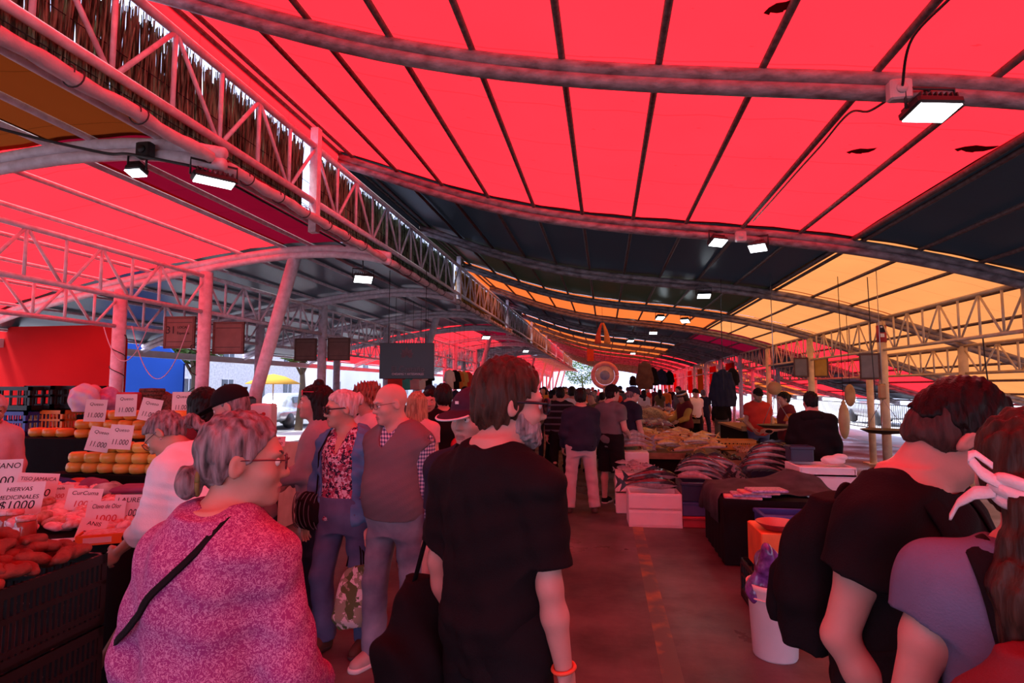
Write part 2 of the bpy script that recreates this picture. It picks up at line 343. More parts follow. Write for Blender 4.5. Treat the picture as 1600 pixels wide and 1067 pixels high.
# clerestory truss with the reed screen
def truss(x, y0, y1, zt, zb, name, label, m, rc=.026, rw=.014, panels=4, zt2=None):
    o = MB(); o.tube([(x, y0, zt), (x, y1, zt)], rc, 8); o.tube([(x, y0, zb), (x, y1, zb)], rc, 8)
    w = (y1-y0)/panels
    for k in range(panels):
        a = y0+k*w; c = a+w/2
        o.tube([(x, a, zt), (x, a, zb)], rw, 6); o.tube([(x, a, zt), (x, c-.03, zb)], rw, 6)
        o.tube([(x, c, zb), (x, c, zt)], rw, 6); o.tube([(x, c+.03, zb), (x, a+w, zt)], rw, 6)
    return struct(o.build(name, m), label)
ks = [5.9+6.5*k for k in range(-3, 8)]
for i, y in enumerate(ks):
    truss(-3.2, y, y+6.5, 4.36, 3.73, 'clerestory_truss', 'pink white pipe truss along the raised gap of the roof', PAINT, .036, .019, 6)
    o = MB(); o.box((-3.2, y, 3.98), (.09, .09, 1.2)); struct(o.build('clerestory_post', PAINT), 'square post between two bays of the roof gap')
    if y < -8 or y > 53: continue
    o = MB(); rr = np.random.default_rng(100+i); n = 2300
    for k in range(n):
        yy = y + .12 + 6.26*k/n + rr.normal(0, .006); zt = 4.31 + .045*math.sin(k*.5)*math.sin(k*.13) + rr.normal(0, .05); zb = 3.62 + rr.normal(0, .02)
        lx = rr.normal(0, .015); ly = rr.normal(0, .035); wd_ = rr.uniform(.005, .011); x0 = -3.30 + rr.normal(0, .012)
        zt = min(zt, 4.42)
        o.tube([(x0, yy, zb), (x0+lx, yy+ly, zt)], [wd_, wd_*.6], 4, cap=False)
    where = ('nearest', 'second', 'third', 'fourth', 'fifth', 'sixth', 'seventh', 'eighth', 'ninth', 'tenth')
    j = i-2
    lb = f'{where[j]} dry reed screen along the roof gap, counted from the near end' if 0 <= j < 10 else 'far dry reed screen hanging in the roof gap'
    golden = 11 < y < 14 or 24 < y < 26  # bays beside orange sheets take the reed with painted orange light
    tag(o.build('reed_screen', REEDLIT if golden else REED), lb, 'reed screen', 'reed screens' if not 0 <= j < 10 else None)
# wires crossing the reeds
o = MB()
for z in (3.68, 3.95): o.tube([(-3.27, y, z) for y in (-4, 20, 55)], .004, 4)
struct(o.build('trim_wire', WIRE))
# left vault edge pipe wrapped in pale cloth, tied with cord
WRAP = mat('pale_wrap_cloth', (.66, .5, .55), .8, vs=9, bump=.5, bs=30)
for a, c_ in ((-3.5, 3.7), (3.9, 7.1), (7.3, 10.5), (10.7, 13.9), (14.1, 17.3), (17.5, 28), (28.2, 45), (45.2, 60)):
    o = MB(); ys = np.linspace(a, c_, int((c_-a)*14)+2)
    o.tube([(-2.84+.006*math.sin(y*7), y, 3.335+.006*math.sin(y*11)) for y in ys], [.044+.003*math.sin(y*13)+.003*math.sin(y*29) for y in ys], 10)
    e = struct(o.build('roof_edge_roll', WRAP), 'pale cloth rolled and tied round the edge pipe of the side vault')
    o = MB()
    for y in np.arange(a+.2, c_-.3, .45):
        o.tube([(-2.84+.056*math.cos(t), y+.06*t/6.3, 3.335+.056*math.sin(t)) for t in np.linspace(0, 9, 22)], .0045, 4)
    o.build('cord', WIRE, e)
# columns and trusses of both sides
def column(x, y, z, r, m, label, x1=None, name='column'):
    o = MB(); x1 = x if x1 is None else x1
    o.tube([(x, y, 0), (x1, y, z)], r, 16); o.box((x, y, .01), (.3, .3, .02))
    return struct(o.build(name, m), label)
for i, y in enumerate(LA):
    if y < 0: continue
    column(-5.5, y, zl(-5.5)-.1, .085, PAINT, 'pale round column of the inner side row')
    column(-6.85, y, zl(-6.85)-.1, .085, PAINT, 'pale round column of the outer side row')
    if i % 2 == 0 and y > 5: column(-5.15, y+.05, zl(-4.2)-.05, .085, PAINT, 'pale column leaning in under the side vault', x1=-4.2, name='leaning_column')
for y in LA[:-1]:
    truss(-5.5, y, y+3.4, 3.20, 2.70, 'roof_truss', 'pale lattice girder of the inner side row', PAINT, .03, .018, 4)
    truss(-6.85, y, y+3.4, 2.97, 2.52, 'roof_truss', 'pale lattice girder of the outer side row', PAINT, .03, .018, 4)
for y in RA:
    if y < 6: continue
    m = YPAINT if y < 18.5 else PAINT
    column(4.55, y, zr(4.55)-.05, .068, m, 'round column of the inner row beside the fish stalls')
    column(5.75, y, zr(5.75)-.05, .068, m, 'round column of the outer row behind the fish stalls')
for y in RA[2:-1]:
    m = YPAINT if y < 18.5 else PAINT
    truss(4.55, y, y+3.4, 2.80, 2.27, 'roof_truss', 'lattice girder between the inner columns by the fish stalls', m, .024, .014, 4)
    truss(5.75, y, y+3.4, 2.32, 1.88, 'roof_truss', 'lattice girder between the outer columns by the fish stalls', m, .024, .014, 4)
# floodlights
LEDW = mat('led_panel', (.9, .97, 1.0), .4, emit=7)
def flood(loc, yaw_, tilt, label, w=.30, h=.2, power=18, arm=True):
    r_ = empty('floodlight', loc, yaw_, label, 'floodlight')
    R = rot(rx=tilt)
    o = MB(); o.box((0, 0, 0), (w, h, .05), R=R, bev=.012)
    for k in range(8): o.box(R @ np.array((-w/2+.03+k*(w-.06)/7, 0, .035)), (.008, h*.9, .03), R=R)
    o.build('housing', BLACK, r_)
    o = MB(); o.box(R @ np.array((0, 0, -.028)), (w*.88, h*.86, .008), R=R); o.build('diffuser', LEDW, r_)
    o = MB(); o.tube([(-w/2-.01, 0, 0), (-w/2-.01, 0, .12), (w/2+.01, 0, .12), (w/2+.01, 0, 0)], .009, 6); o.build('bracket', BLACK, r_)
    o = MB(); zt_ = (zr if loc[0] > -2.6 else zl)(loc[0]); o.tube([(0, 0, .11), (0, (.04 if loc[1] < 100 else 0), max(.13, zt_-.05-loc[2]))], .009, 6); o.build('stem', BLACK, r_)
    ld = bpy.data.lights.new('floodlight_lamp', 'AREA'); ld.shape = 'RECTANGLE'; ld.size = w*.85; ld.size_y = h*.8; ld.energy = power*.12; ld.color = (.92, .97, 1)
    lo = bpy.data.objects.new('floodlight_lamp', ld); COL.objects.link(lo); lo.parent = r_; lo.location = R @ np.array((0, 0, -.045)); lo.rotation_euler = (tilt, 0, 0)
    return r_
flood((1.86, 3.52, 3.24), .2, -.22, 'large lit floodlight under the first arch of the main vault', .27, .18, 30)
flood((1.32, 6.93, 3.36), .5, -.5, 'lit floodlight under the second arch, the one of the pair nearer the aisle', .21, .14, 18)
flood((1.78, 6.98, 3.29), -.5, -.5, 'lit floodlight under the second arch, the one of the pair nearer the fish stalls', .21, .14, 18)
flood((1.72, 10.35, 3.26), 0, -.4, 'lit floodlight alone under the third arch', .24, .15, 18)
flood((1.28, 13.7, 3.28), .5, -.5, 'lit floodlight under the fourth arch nearer the aisle', .21, .14, 12)
flood((1.85, 13.7, 3.2), -.5, -.5, 'lit floodlight under the fourth arch nearer the fish stalls', .21, .14, 12)
flood((1.4, 17.1, 3.25), 0, -.4, 'lit floodlight under the fifth arch of the main vault', .24, .15, 12)
flood((.9, 20.57, 3.3), .4, -.4, 'lit floodlight under the sixth arch of the main vault', .24, .15, 12)
flood((1.3, 27.37, 3.25), 0, -.4, 'small far lit floodlight of the main vault', .24, .15, 12)
flood((-2.86, 3.78, 3.20), .9, -.2, 'lit slim floodlight on the first double pipe of the side vault', .30, .11, 14)
flood((-3.5, 3.76, 3.30), 0, -.3, 'small lamp on the first double pipe, by the cable box', .14, .1, 3)
flood((-3.2, 7.25, 3.12), .6, -.6, 'lit floodlight under the second arch of the side vault', .26, .14, 12)
flood((-3.6, 17.3, 3.2), .6, -.6, 'lit floodlight of the side vault by the second red sheet', .26, .14, 10)
flood((-3.3, 24.1, 3.2), .6, -.6, 'far lit floodlight of the side vault', .26, .14, 10)
def jbox(loc, label, m):
    o = MB(); o.box((0, 0, 0), (.12, .07, .12), bev=.01); o.tube([(0, -.034, 0), (0, -.045, 0)], .03, 10); b_ = o.build('junction_box', m); b_.location = loc; tag(b_, label, 'junction box')
GREYB = mat('grey_box_plastic', (.45, .43, .46), .5)
jbox((1.70, 3.52, 3.36), 'grey square junction box beside the large lit floodlight', GREYB)
jbox((1.58, 6.93, 3.40), 'grey square junction box between the pair of floodlights', GREYB)
jbox((-3.38, 3.70, 3.42), 'dark junction box on the first double pipe of the side vault', BLACK)
def cable(pts, label, r=.008, m=WIRE, sub=10, cat='cable'):
    P = np.array(pts, float)
    if len(P) > 2:
        t = np.arange(len(P)); tt = np.linspace(0, len(P)-1, (len(P)-1)*sub+1); Q = []
        for x in tt:
            i = min(int(x), len(P)-2); u = x-i; p0, p1, p2, p3 = P[max(i-1, 0)], P[i], P[i+1], P[min(i+2, len(P)-1)]
            Q.append(.5*((2*p1)+(-p0+p2)*u+(2*p0-5*p1+4*p2-p3)*u*u+(-p0+3*p1-3*p2+p3)*u**3))
        P = np.array(Q)
    o = MB(); o.tube(P, r, 6); return tag(o.build('cable', m), label, cat)
cable([(1.62, y, zr(1.62)+.04-.02*abs(math.sin(y*3))) for y in np.arange(.8, 3.5, .4)] + [(1.70, 3.48, 3.37)], 'black cable running along a roof pipe to the large lit floodlight')
cable([(1.70, 3.55, 3.36), (1.66, 3.8, 3.38)] + [(1.62, y, zr(1.62)+.03-.02*abs(math.sin(y*3))) for y in np.arange(4, 7, .5)], 'black cable along the roof pipe between the first and second arches')
cable([(-4.35, y, zl(-4.35)+.03) for y in np.arange(1.5, 3.6, .6)] + [(-3.75, 3.66, 3.42), (-3.46, 3.66, 3.38), (-3.0, 3.7, 3.28)], 'black cable on the side vault leading to the slim floodlight', .011)
cable([(-3.32, 3.72, 3.36), (-3.36, 4.1, 3.48)] + [(-3.35, y, zl(-3.35)+.03) for y in np.arange(4.6, 7.3, .6)], 'black cable along the side vault pipe beyond the slim floodlight', .011)
from mathutils.bvhtree import BVHTree
# ------------------------------------------------------------------ figures: distance fields on a grid, skinned by surface nets into one continuous mesh
def nrm(v): v = np.array(v, float); return v/np.linalg.norm(v)
class Fld:
    def __init__(s, lo, hi, hx, zs=None):
        s.ax = [np.arange(lo[i]-2*hx, hi[i]+2.5*hx, hx) for i in (0, 1)]
        s.ax.append(np.arange(lo[2]-2*hx, hi[2]+2.5*hx, hx) if zs is None else zs)
        s.D = np.full([len(a) for a in s.ax], 5.0, np.float32)
    def win(s, lo, hi):
        sl = []
        for i in range(3):
            a = int(np.searchsorted(s.ax[i], lo[i])); b = int(np.searchsorted(s.ax[i], hi[i]))
            a = max(a-1, 0); b = min(b+1, len(s.ax[i]))
            if b-a < 1: return None, None
            sl.append(slice(a, b))
        P = (s.ax[0][sl[0]][:, None, None].astype(np.float32), s.ax[1][sl[1]][None, :, None].astype(np.float32), s.ax[2][sl[2]][None, None, :].astype(np.float32))
        return tuple(sl), P
    def put(s, sl, d, k, op='u'):
        a = s.D[sl]
        if op == 'u':
            if k > 0: h = np.maximum(k-np.abs(a-d), 0)/k; r = np.minimum(a, d)-h*h*k*.25
            else: r = np.minimum(a, d)
        else:
            d = -d
            if k > 0: h = np.maximum(k-np.abs(a-d), 0)/k; r = np.maximum(a, d)+h*h*k*.25
            else: r = np.maximum(a, d)
        s.D[sl] = r
    def rc(s, a, b, ra, rb, k=.02, op='u', cut=None, fl=None):
        a = np.array(a, float); b = np.array(b, float); m = max(ra, rb)+k+.03
        sl, P = s.win(np.minimum(a, b)-m, np.maximum(a, b)+m)
        if sl is None: return s
        d = (b-a); L = max(float(d @ d), 1e-9); x, y, z = P[0]-a[0], P[1]-a[1], P[2]-a[2]
        t = np.clip((x*d[0]+y*d[1]+z*d[2])/L, 0, 1)
        ex, ey, ez = x-t*d[0], y-t*d[1], z-t*d[2]
        r = np.sqrt(ex*ex+ey*ey+ez*ez)-(ra+(rb-ra)*t)
        if cut is not None:
            for p, n in cut: r = np.maximum(r, (P[0]-p[0])*n[0]+(P[1]-p[1])*n[1]+(P[2]-p[2])*n[2])
        s.put(sl, r, k, op); return s
    def el(s, c, r, R=None, k=.02, op='u', cut=None):
        c = np.array(c, float); r = np.array(r, float); R = np.eye(3) if R is None else np.asarray(R)
        e = np.sqrt(((R*r)**2).sum(1))+k+.03
        sl, P = s.win(c-e, c+e)
        if sl is None: return s
        x, y, z = P[0]-c[0], P[1]-c[1], P[2]-c[2]; k0 = 0; k1 = 0
        for i in range(3):
            q = (x*R[0, i]+y*R[1, i]+z*R[2, i])/r[i]; k0 = k0+q*q; k1 = k1+(q/r[i])**2
        k0 = np.sqrt(k0); d = k0*(k0-1)/np.sqrt(k1+1e-9)
        if cut is not None:
            for p, n in cut: d = np.maximum(d, (P[0]-p[0])*n[0]+(P[1]-p[1])*n[1]+(P[2]-p[2])*n[2])
        s.put(sl, d.astype(np.float32), k, op); return s
    def loft(s, o, R, prof, k=.02, grow=0, ends=True, ex=2.3, zlim=None):
        prof = np.array(prof, float); zz = np.linspace(prof[0, 0], prof[-1, 0], 60)
        pr_ = [np.interp(zz, prof[:, 0], prof[:, i]) for i in (1, 2, 3)]
        ker = np.ones(7)/7; pr_ = [np.convolve(np.pad(p, 3, mode='edge'), ker, 'valid') for p in pr_]
        m = prof[:, 1:3].max()+abs(prof[:, 3]).max()+k+.05+grow
        pts = np.array([o+R[:, 2]*prof[0, 0], o+R[:, 2]*prof[-1, 0]])
        sl, P = s.win(pts.min(0)-m, pts.max(0)+m)
        if sl is None: return s
        x, y, z = P[0]-o[0], P[1]-o[1], P[2]-o[2]
        qx, qy, qz = (x*R[0, i]+y*R[1, i]+z*R[2, i] for i in range(3))
        w = np.interp(qz, zz, pr_[0])+grow; dp = np.interp(qz, zz, pr_[1])+grow; yo = np.interp(qz, zz, pr_[2])
        e = (np.abs(qx/w)**ex+np.abs((qy-yo)/dp)**ex)**(1/ex)
        d = (e-1)*np.minimum(w, dp)*.95
        z0, z1 = zlim if zlim else (prof[0, 0], prof[-1, 0])
        d = np.maximum(d, np.maximum(z0-qz, qz-z1))
        s.put(sl, d.astype(np.float32), k); return s
    def plane(s, p, n):
        n = np.array(n, float); d = (s.ax[0][:, None, None]-p[0])*n[0]+(s.ax[1][None, :, None]-p[1])*n[1]+(s.ax[2][None, None, :]-p[2])*n[2]
        s.D = np.maximum(s.D, d.astype(np.float32)); return s
    def wrinkle(s, amp, f, seed, ani=(1, 1, 1)):
        r = np.random.default_rng(seed); X, Y, Z = s.ax[0][:, None, None], s.ax[1][None, :, None], s.ax[2][None, None, :]; t = 0
        for i in range(5):
            k = r.normal(0, 1, 3)*np.array(ani)*f*(.6+.25*i); t = t+np.sin(k[0]*X+k[1]*Y+k[2]*Z+r.uniform(0, 6)+1.5*np.sin(X*f*.35+Z*f*.3+i))
        s.D = s.D+(amp*.45*t).astype(np.float32); return s
    def mesh(s):
        D = s.D; I = D < 0; nx, ny, nz = D.shape
        c = sum(I[i:nx-1+i, j:ny-1+j, k:nz-1+k].astype(np.int8) for i in (0, 1) for j in (0, 1) for k in (0, 1))
        act = (c > 0) & (c < 8); ii, jj, kk = np.nonzero(act); n = len(ii)
        if n == 0: return np.zeros((0, 3)), np.zeros((0, 4), int)
        idx = np.full(act.shape, -1, np.int32); idx[ii, jj, kk] = np.arange(n)
        acc = np.zeros((n, 3)); cnt = np.zeros(n)
        cor = [(i, j, k) for i in (0, 1) for j in (0, 1) for k in (0, 1)]
        val = {q: D[ii+q[0], jj+q[1], kk+q[2]].astype(float) for q in cor}
        for a in cor:
            for ax in range(3):
                if a[ax]: continue
                b = list(a); b[ax] = 1; b = tuple(b); va, vb = val[a], val[b]; m = (va < 0) != (vb < 0)
                t = np.where(m, va/np.where(m, va-vb, 1), 0)
                for d in range(3): acc[:, d] += np.where(m, a[d]+(t if d == ax else 0), 0)
                cnt += m
        q = acc/cnt[:, None]+np.stack([ii, jj, kk], 1)
        V = np.stack([np.interp(q[:, d], np.arange(D.shape[d]), s.ax[d]) for d in range(3)], 1)
        Fs = []
        for ax in range(3):
            u, v = [(1, 2), (2, 0), (0, 1)][ax]
            sA = [slice(1, -1)]*3; sA[ax] = slice(0, D.shape[ax]-1); sB = list(sA); sB[ax] = slice(1, D.shape[ax])
            A, B = I[tuple(sA)], I[tuple(sB)]; x = np.nonzero(A != B); base = [x[d]+(0 if d == ax else 1) for d in range(3)]
            def cell(du, dv):
                c_ = [b.copy() for b in base]; c_[u] = c_[u]-du; c_[v] = c_[v]-dv; return idx[c_[0], c_[1], c_[2]]
            qd = np.stack([cell(1, 1), cell(0, 1), cell(0, 0), cell(1, 0)], 1); fl = ~A[x]
            qd[fl] = qd[fl][:, ::-1]; Fs.append(qd)
        F = np.concatenate(Fs); F = F[(F >= 0).all(1)]
        return V, F
def quick_mesh(name, V, F, mats, parent, mi=None):
    me = bpy.data.meshes.new(name); n = len(F)
    me.vertices.add(len(V)); me.vertices.foreach_set('co', np.asarray(V, np.float32).ravel())
    me.loops.add(n*4); me.loops.foreach_set('vertex_index', np.asarray(F, np.int32).ravel())
    me.polygons.add(n); me.polygons.foreach_set('loop_start', np.arange(0, n*4, 4, dtype=np.int32)); me.polygons.foreach_set('loop_total', np.full(n, 4, np.int32))
    for m in (mats if isinstance(mats, (list, tuple)) else [mats]): me.materials.append(m)
    if mi is not None: me.polygons.foreach_set('material_index', np.asarray(mi, np.int32))
    me.polygons.foreach_set('use_smooth', np.ones(n, bool)); me.update(calc_edges=True); me.validate()
    o = bpy.data.objects.new(name, me); COL.objects.link(o)
    if parent is not None: o.parent = parent
    return o

TORSO_M = [(-.12, .10, .085, 0), (-.06, .150, .105, 0), (.0, .168, .115, -.005), (.08, .165, .112, 0), (.18, .152, .105, .005), (.28, .158, .112, .004), (.38, .176, .118, 0), (.45, .180, .108, -.008), (.50, .150, .085, -.016), (.535, .085, .066, -.02), (.57, .055, .058, -.018)]
TORSO_F = [(-.12, .10, .085, 0), (-.06, .165, .112, -.005), (.0, .182, .122, -.012), (.08, .165, .112, -.002), (.18, .138, .100, .005), (.28, .145, .108, .006), (.37, .156, .115, .004), (.44, .155, .098, -.008), (.49, .128, .078, -.016), (.525, .075, .06, -.02), (.56, .05, .054, -.018)]
EYEW = mat('eye_white', (.8, .75, .72), .25, var=.02); IRIS = mat('iris', (.03, .018, .012), .15, var=.1)
LIPC = (.50, .24, .22)
def skin(name, c): return mat(name, c, .48, var=.07, vs=9, bump=.06, bs=140, spec=.35)
SK1 = skin('tan_skin', (.54, .30, .235)); SK2 = skin('fair_skin', (.60, .32, .275)); SK3 = skin('brown_skin', (.46, .27, .19))
LIP = mat('lip', (.45, .19, .18), .4, var=.05)
def hairm(name, a, b): return mat(name, a, .42, vs=60, col2=b, bump=.5, bs=120, stretch=(1, 1, .18), spec=.14)
H_BLK = hairm('black_hair', (.018, .013, .012), (.005, .004, .004)); H_BRN = hairm('dark_brown_hair', (.075, .04, .028), (.02, .011, .008))
H_GRY = hairm('grey_hair', (.34, .29, .31), (.035, .028, .03)); H_WHT = hairm('light_grey_hair', (.70, .62, .62), (.35, .28, .29)); H_BLD = hairm('blond_hair', (.50, .33, .2), (.2, .11, .07))
H_SALT = hairm('salt_pepper_beard', (.46, .40, .42), (.06, .04, .04))
class Fig:
    """one person in its own frame: X right hand side, Y facing, Z up, feet on z = 0"""
    def __init__(s, label, u=None, D=None, xy=None, face=0, H=1.72, fem=False, gw=1, gd=1, belly=0, bust=0, lean=0, tilt=0, hyaw=0, hpitch=0, hroll=0, sk=SK1, lod=1,
                 R=None, L=None, rl=None, ll=None, sh=None, sink=0, hs=1.0, group=None, shrug=0, ty=0):
        s.label = label; s.s = H/1.75; s.fem = fem; s.sk = sk; s.lod = lod; k = s.s; s.hs = hs*k
        x, y = xy if xy is not None else ground(u, D)
        s.root = empty('person', (x, y, 0), -math.radians(face), label, 'person', group)
        s.face = face; s.gw = gw; s.gd = gd
        s.hx, s.hb = [(.0065, .0045), (.008, .006), (.011, .010), (.017, .016)][lod]
        T = np.array(TORSO_F if fem else TORSO_M); T[:, 1] *= gw; T[:, 2] *= gd
        if belly:
            for i in range(len(T)): T[i, 2] += belly*math.exp(-((T[i, 0]-.14)/.12)**2); T[i, 3] += belly*.75*math.exp(-((T[i, 0]-.14)/.12)**2); T[i, 1] += belly*.5*math.exp(-((T[i, 0]-.14)/.12)**2)
        T *= k; s.T = T
        s.RT = rot(rx=-math.radians(lean), ry=math.radians(tilt)) @ rot(rz=-math.radians(ty))
        leg = lambda v, d: nrm(v) if v is not None else nrm(d)
        tl, sl_ = .42*k, .41*k
        rl = rl or ((.05, .02, -1), (.0, -.05, -1)); ll = ll or ((-.05, .02, -1), (.0, -.05, -1))
        hip = .092*k*(.5+.5*gw)
        s.hipR = np.array((hip, 0, -.02*k)); s.hipL = np.array((-hip, 0, -.02*k))
        s.kneeR = s.hipR+leg(rl[0], 0)*tl; s.ankR = s.kneeR+nrm(rl[1])*sl_; s.kneeL = s.hipL+leg(ll[0], 0)*tl; s.ankL = s.kneeL+nrm(ll[1])*sl_
        zp = -min(s.ankR[2], s.ankL[2])+.075*k-sink
        for n in ('hipR', 'hipL', 'kneeR', 'kneeL', 'ankR', 'ankL'): getattr(s, n)[2] += zp
        s.o = np.array((0, 0, zp))
        sw = (sh or (.158 if fem else .180))*k
        s.shR = s.tp((sw, -.012*k, (.440+shrug)*k)); s.shL = s.tp((-sw, -.012*k, (.440+shrug)*k)); s.sw = sw
        R = R or ((.16, -.06, -1), (.05, .16, -1)); L = L or ((-.16, -.06, -1), (-.05, .16, -1))
        s.elR = s.shR+nrm(R[0])*.285*k; s.wrR = s.elR+nrm(R[1])*.25*k; s.elL = s.shL+nrm(L[0])*.285*k; s.wrL = s.elL+nrm(L[1])*.25*k
        s.c7 = s.tp((0, -.018*k, .525*k))
        s.RH = s.RT @ rot(rz=-math.radians(hyaw)) @ rot(rx=-math.radians(hpitch), ry=math.radians(hroll))
        fwd = nrm(s.RT @ np.array((0, .02, .10)) + .03*(s.RH @ np.array((0, 1, 0))))
        s.nk = s.c7+fwd*.085*k
        s.hc = s.nk+s.RH @ np.array((0, .022, .075))*k
        zt = max(s.hc[2]+.2*k, 1.2*k); z1 = s.hc[2]-.16*k
        s.zs = np.concatenate([np.arange(-.03, z1, s.hx*1.15), np.arange(z1, zt, s.hb)])
        pts = np.array([s.hc, s.shR, s.shL, s.elR, s.wrR, s.elL, s.wrL, s.kneeR, s.kneeL, s.ankR, s.ankL, s.o])
        s.lo = pts.min(0)-.22; s.hi = pts.max(0)+.22
        s.body()
    def tp(s, p): return s.o+s.RT @ np.array(p, float)
    def hp(s, p): return s.hc+s.RH @ (np.array(p, float)*s.hs)
    def fld(s, lo=None, hi=None, zlo=None, zhi=None):
        lo = s.lo if lo is None else lo; hi = s.hi if hi is None else hi
        zs = s.zs; 
        if zlo is not None: zs = zs[(zs > zlo-.03) & (zs < zhi+.03)]
        return Fld(lo, hi, s.hx, zs)
    def hand(s, f, w, e, side, curl=.35):
        k = s.s; d = nrm(w-e); n = np.array((-side, 0, 0.0)); n = nrm(n-d*(n @ d)); t = np.cross(n, d)*side
        if t[1] < 0 and abs(t[1]) > .3: t = -t
        f.el(w+d*.052*k, (.042*k, .052*k, .017*k), np.stack([t, d, n], 1), .015)
        Ls = (.040, .044, .041, .032)
        for i in range(4):
            b = w+d*.088*k+t*(.030-.0195*i)*k; c = curl+.06*i
            p1 = b+(d*math.cos(c)+n*math.sin(c))*Ls[i]*k; p2 = p1+(d*math.cos(2.1*c)+n*math.sin(2.1*c))*Ls[i]*.9*k
            f.rc(b, p1, .0098*k, .0088*k, .004); f.rc(p1, p2, .0088*k, .0072*k, .003)
        b = w+d*.022*k+t*.028*k; p1 = b+nrm(d*.75+t*.55+n*.35)*.045*k; f.rc(b, p1, .014*k, .011*k, .01); f.rc(p1, p1+nrm(d*.95+t*.1+n*.3)*.032*k, .0105*k, .0085*k, .004)
        s.palm = w+d*.09*k
    def head(s, f):
        h = s.hs; R = s.RH; P = s.hp; fm = s.fem
        f.el(P((0, -.014, .034)), np.array((.0765, .098, .090))*h, R, .02)
        f.el(P((0, .034, -.03)), np.array((.060, .060, .082))*h, R, .03)
        f.el(P((0, .03, -.075)), np.array((.052 if not fm else .046, .055, .036))*h, R, .02)
        f.el(P((0, .072, -.100)), np.array((.022, .018, .017))*h, R, .025)
        f.el(P((0, .078, .024)), np.array((.052, .016, .012))*h, R, .02)
        for sx in (-1, 1):
            f.el(P((sx*.043, .056, -.03)), np.array((.022, .024, .022))*h, R, .025)
            f.el(P((sx*.031, .100, .001)), np.array((.020, .018, .0135))*h, R, .012, 's')
        f.rc(P((0, .086, .012)), P((0, .1065, -.032)), .0085*h, .012*h, .014)
        for sx in (-1, 1):
            f.el(P((sx*.012, .095, -.036)), np.array((.0095, .012, .008))*h, R, .008)
        f.el(P((0, .086, -.066)), np.array((.025, .014, .0075))*h, R, .006); f.el(P((0, .083, -.0775)), np.array((.022, .014, .008))*h, R, .006)
        f.el(P((0, .103, -.0715)), np.array((.026, .014, .0018))*h, R, .003, 's')
        for sx in (-1, 1):
            Re = R @ rot(rz=sx*.35, rx=-.2)
            f.el(P((sx*.078, -.012, -.004)), np.array((.011, .020, .033))*h, Re, .008); f.el(P((sx*.089, -.006, .0)), np.array((.007, .011, .019))*h, Re, .006, 's')
        nr = (.050 if fm else .060)*s.s
        f.rc(s.c7, P((0, -.022, -.05)), nr*1.06, nr*.95, .03); f.rc(s.c7+s.RT @ np.array((0, .035, -.02))*s.s, P((0, .02, -.085)), nr*.7, nr*.6, .03)
    def body(s):
        k = s.s; f = s.fld(); g = s.sw/(.180*k)
        f.loft(s.o, s.RT, s.T, .03)
        for sd, sh_, el, wr in ((1, s.shR, s.elR, s.wrR), (-1, s.shL, s.elL, s.wrL)):
            f.rc(s.tp((sd*.06*k, -.02*k, .50*k)), sh_, .05*k, .056*k*g, .05)
            m = sh_+(el-sh_)*.45
            f.rc(sh_, m, .056*k*g, .049*k*g, .03); f.rc(m, el, .049*k*g, .039*k*g, .02)
            m = el+(wr-el)*.35; f.rc(el, m, .039*k*g, .041*k*g, .02); f.rc(m, wr, .041*k*g, .0265*k*g, .02)
            s.hand(f, wr, el, sd)
            if sd == 1: s.palmR = s.palm
            else: s.palmL = s.palm
        for sd, h, kn, an in ((1, s.hipR, s.kneeR, s.ankR), (-1, s.hipL, s.kneeL, s.ankL)):
            f.rc(h, kn, .082*k, .052*k, .04); m = kn+(an-kn)*.3+np.array((0, -.012*k, 0)); f.rc(kn, m, .05*k, .054*k, .02); f.rc(m, an, .053*k, .036*k, .02)
            f.rc(an, an+np.array((0, .12*k, -.045*k)), .036*k, .026*k, .02)
        s.head(f)
        V, F = f.mesh(); cen = V[F].mean(1); q = ((cen-s.hc) @ s.RH)/s.hs
        mi = np.zeros(len(F), int)
        mi[(np.abs(q[:, 0]) < .024) & (q[:, 2] > -.087) & (q[:, 2] < -.060) & (q[:, 1] > .082) & ((q[:, 0]/.026)**2+((q[:, 2]+.072)/.0135)**2 < 1)] = 1
        mats_ = [s.sk, LIP, EYEW, IRIS]
        if s.lod < 3:
            e = MB()
            for sx in (-1, 1):
                c = s.hp((sx*.031, .0795, .001)); e.ell(c, np.array((.0125,)*3)*s.hs, 12, 8, 2); e.ell(s.hp((sx*.031, .0885, .001)), np.array((.0055, .0045, .0055))*s.hs, 10, 6, 3, R=s.RH)
            Ve = np.concatenate(e.v); Fq = [(a*4)[:4] if len(a) == 4 else list(a)+[a[-1]]*(4-len(a)) for a in e.f]
            V = np.concatenate([V, Ve]); F = np.concatenate([F, np.array(Fq)+len(V)-len(Ve)]); mi = np.concatenate([mi, np.array(e.m)])
        s.b = quick_mesh('body', V, F, mats_, s.root, mi)
    # ---- clothing, each piece one closed mesh following the body
    def top(s, name, m, sleeve=.55, hem=-.04, off=.014, vneck=0, neck=.016, loose=.0, open_=0, wr=.004, slit=None, sleeves=True, seed=1, cuff=.0, hemflare=0, nkdrop=0, grow_arm=0, extra=None):
        if s.lod: off += .005
        k = s.s; T = s.T.copy(); g = s.sw/(.180*k)
        low = T[:, 0] < .3*k; T[low, 1] += loose*k; T[low, 2] += loose*k
        f = s.fld(zlo=min(s.wrR[2], s.wrL[2], s.tp((0, 0, hem*k))[2])-.1, zhi=s.hc[2])
        f.loft(s.o, s.RT, T, .03, grow=off, zlim=(hem*k, .540*k))
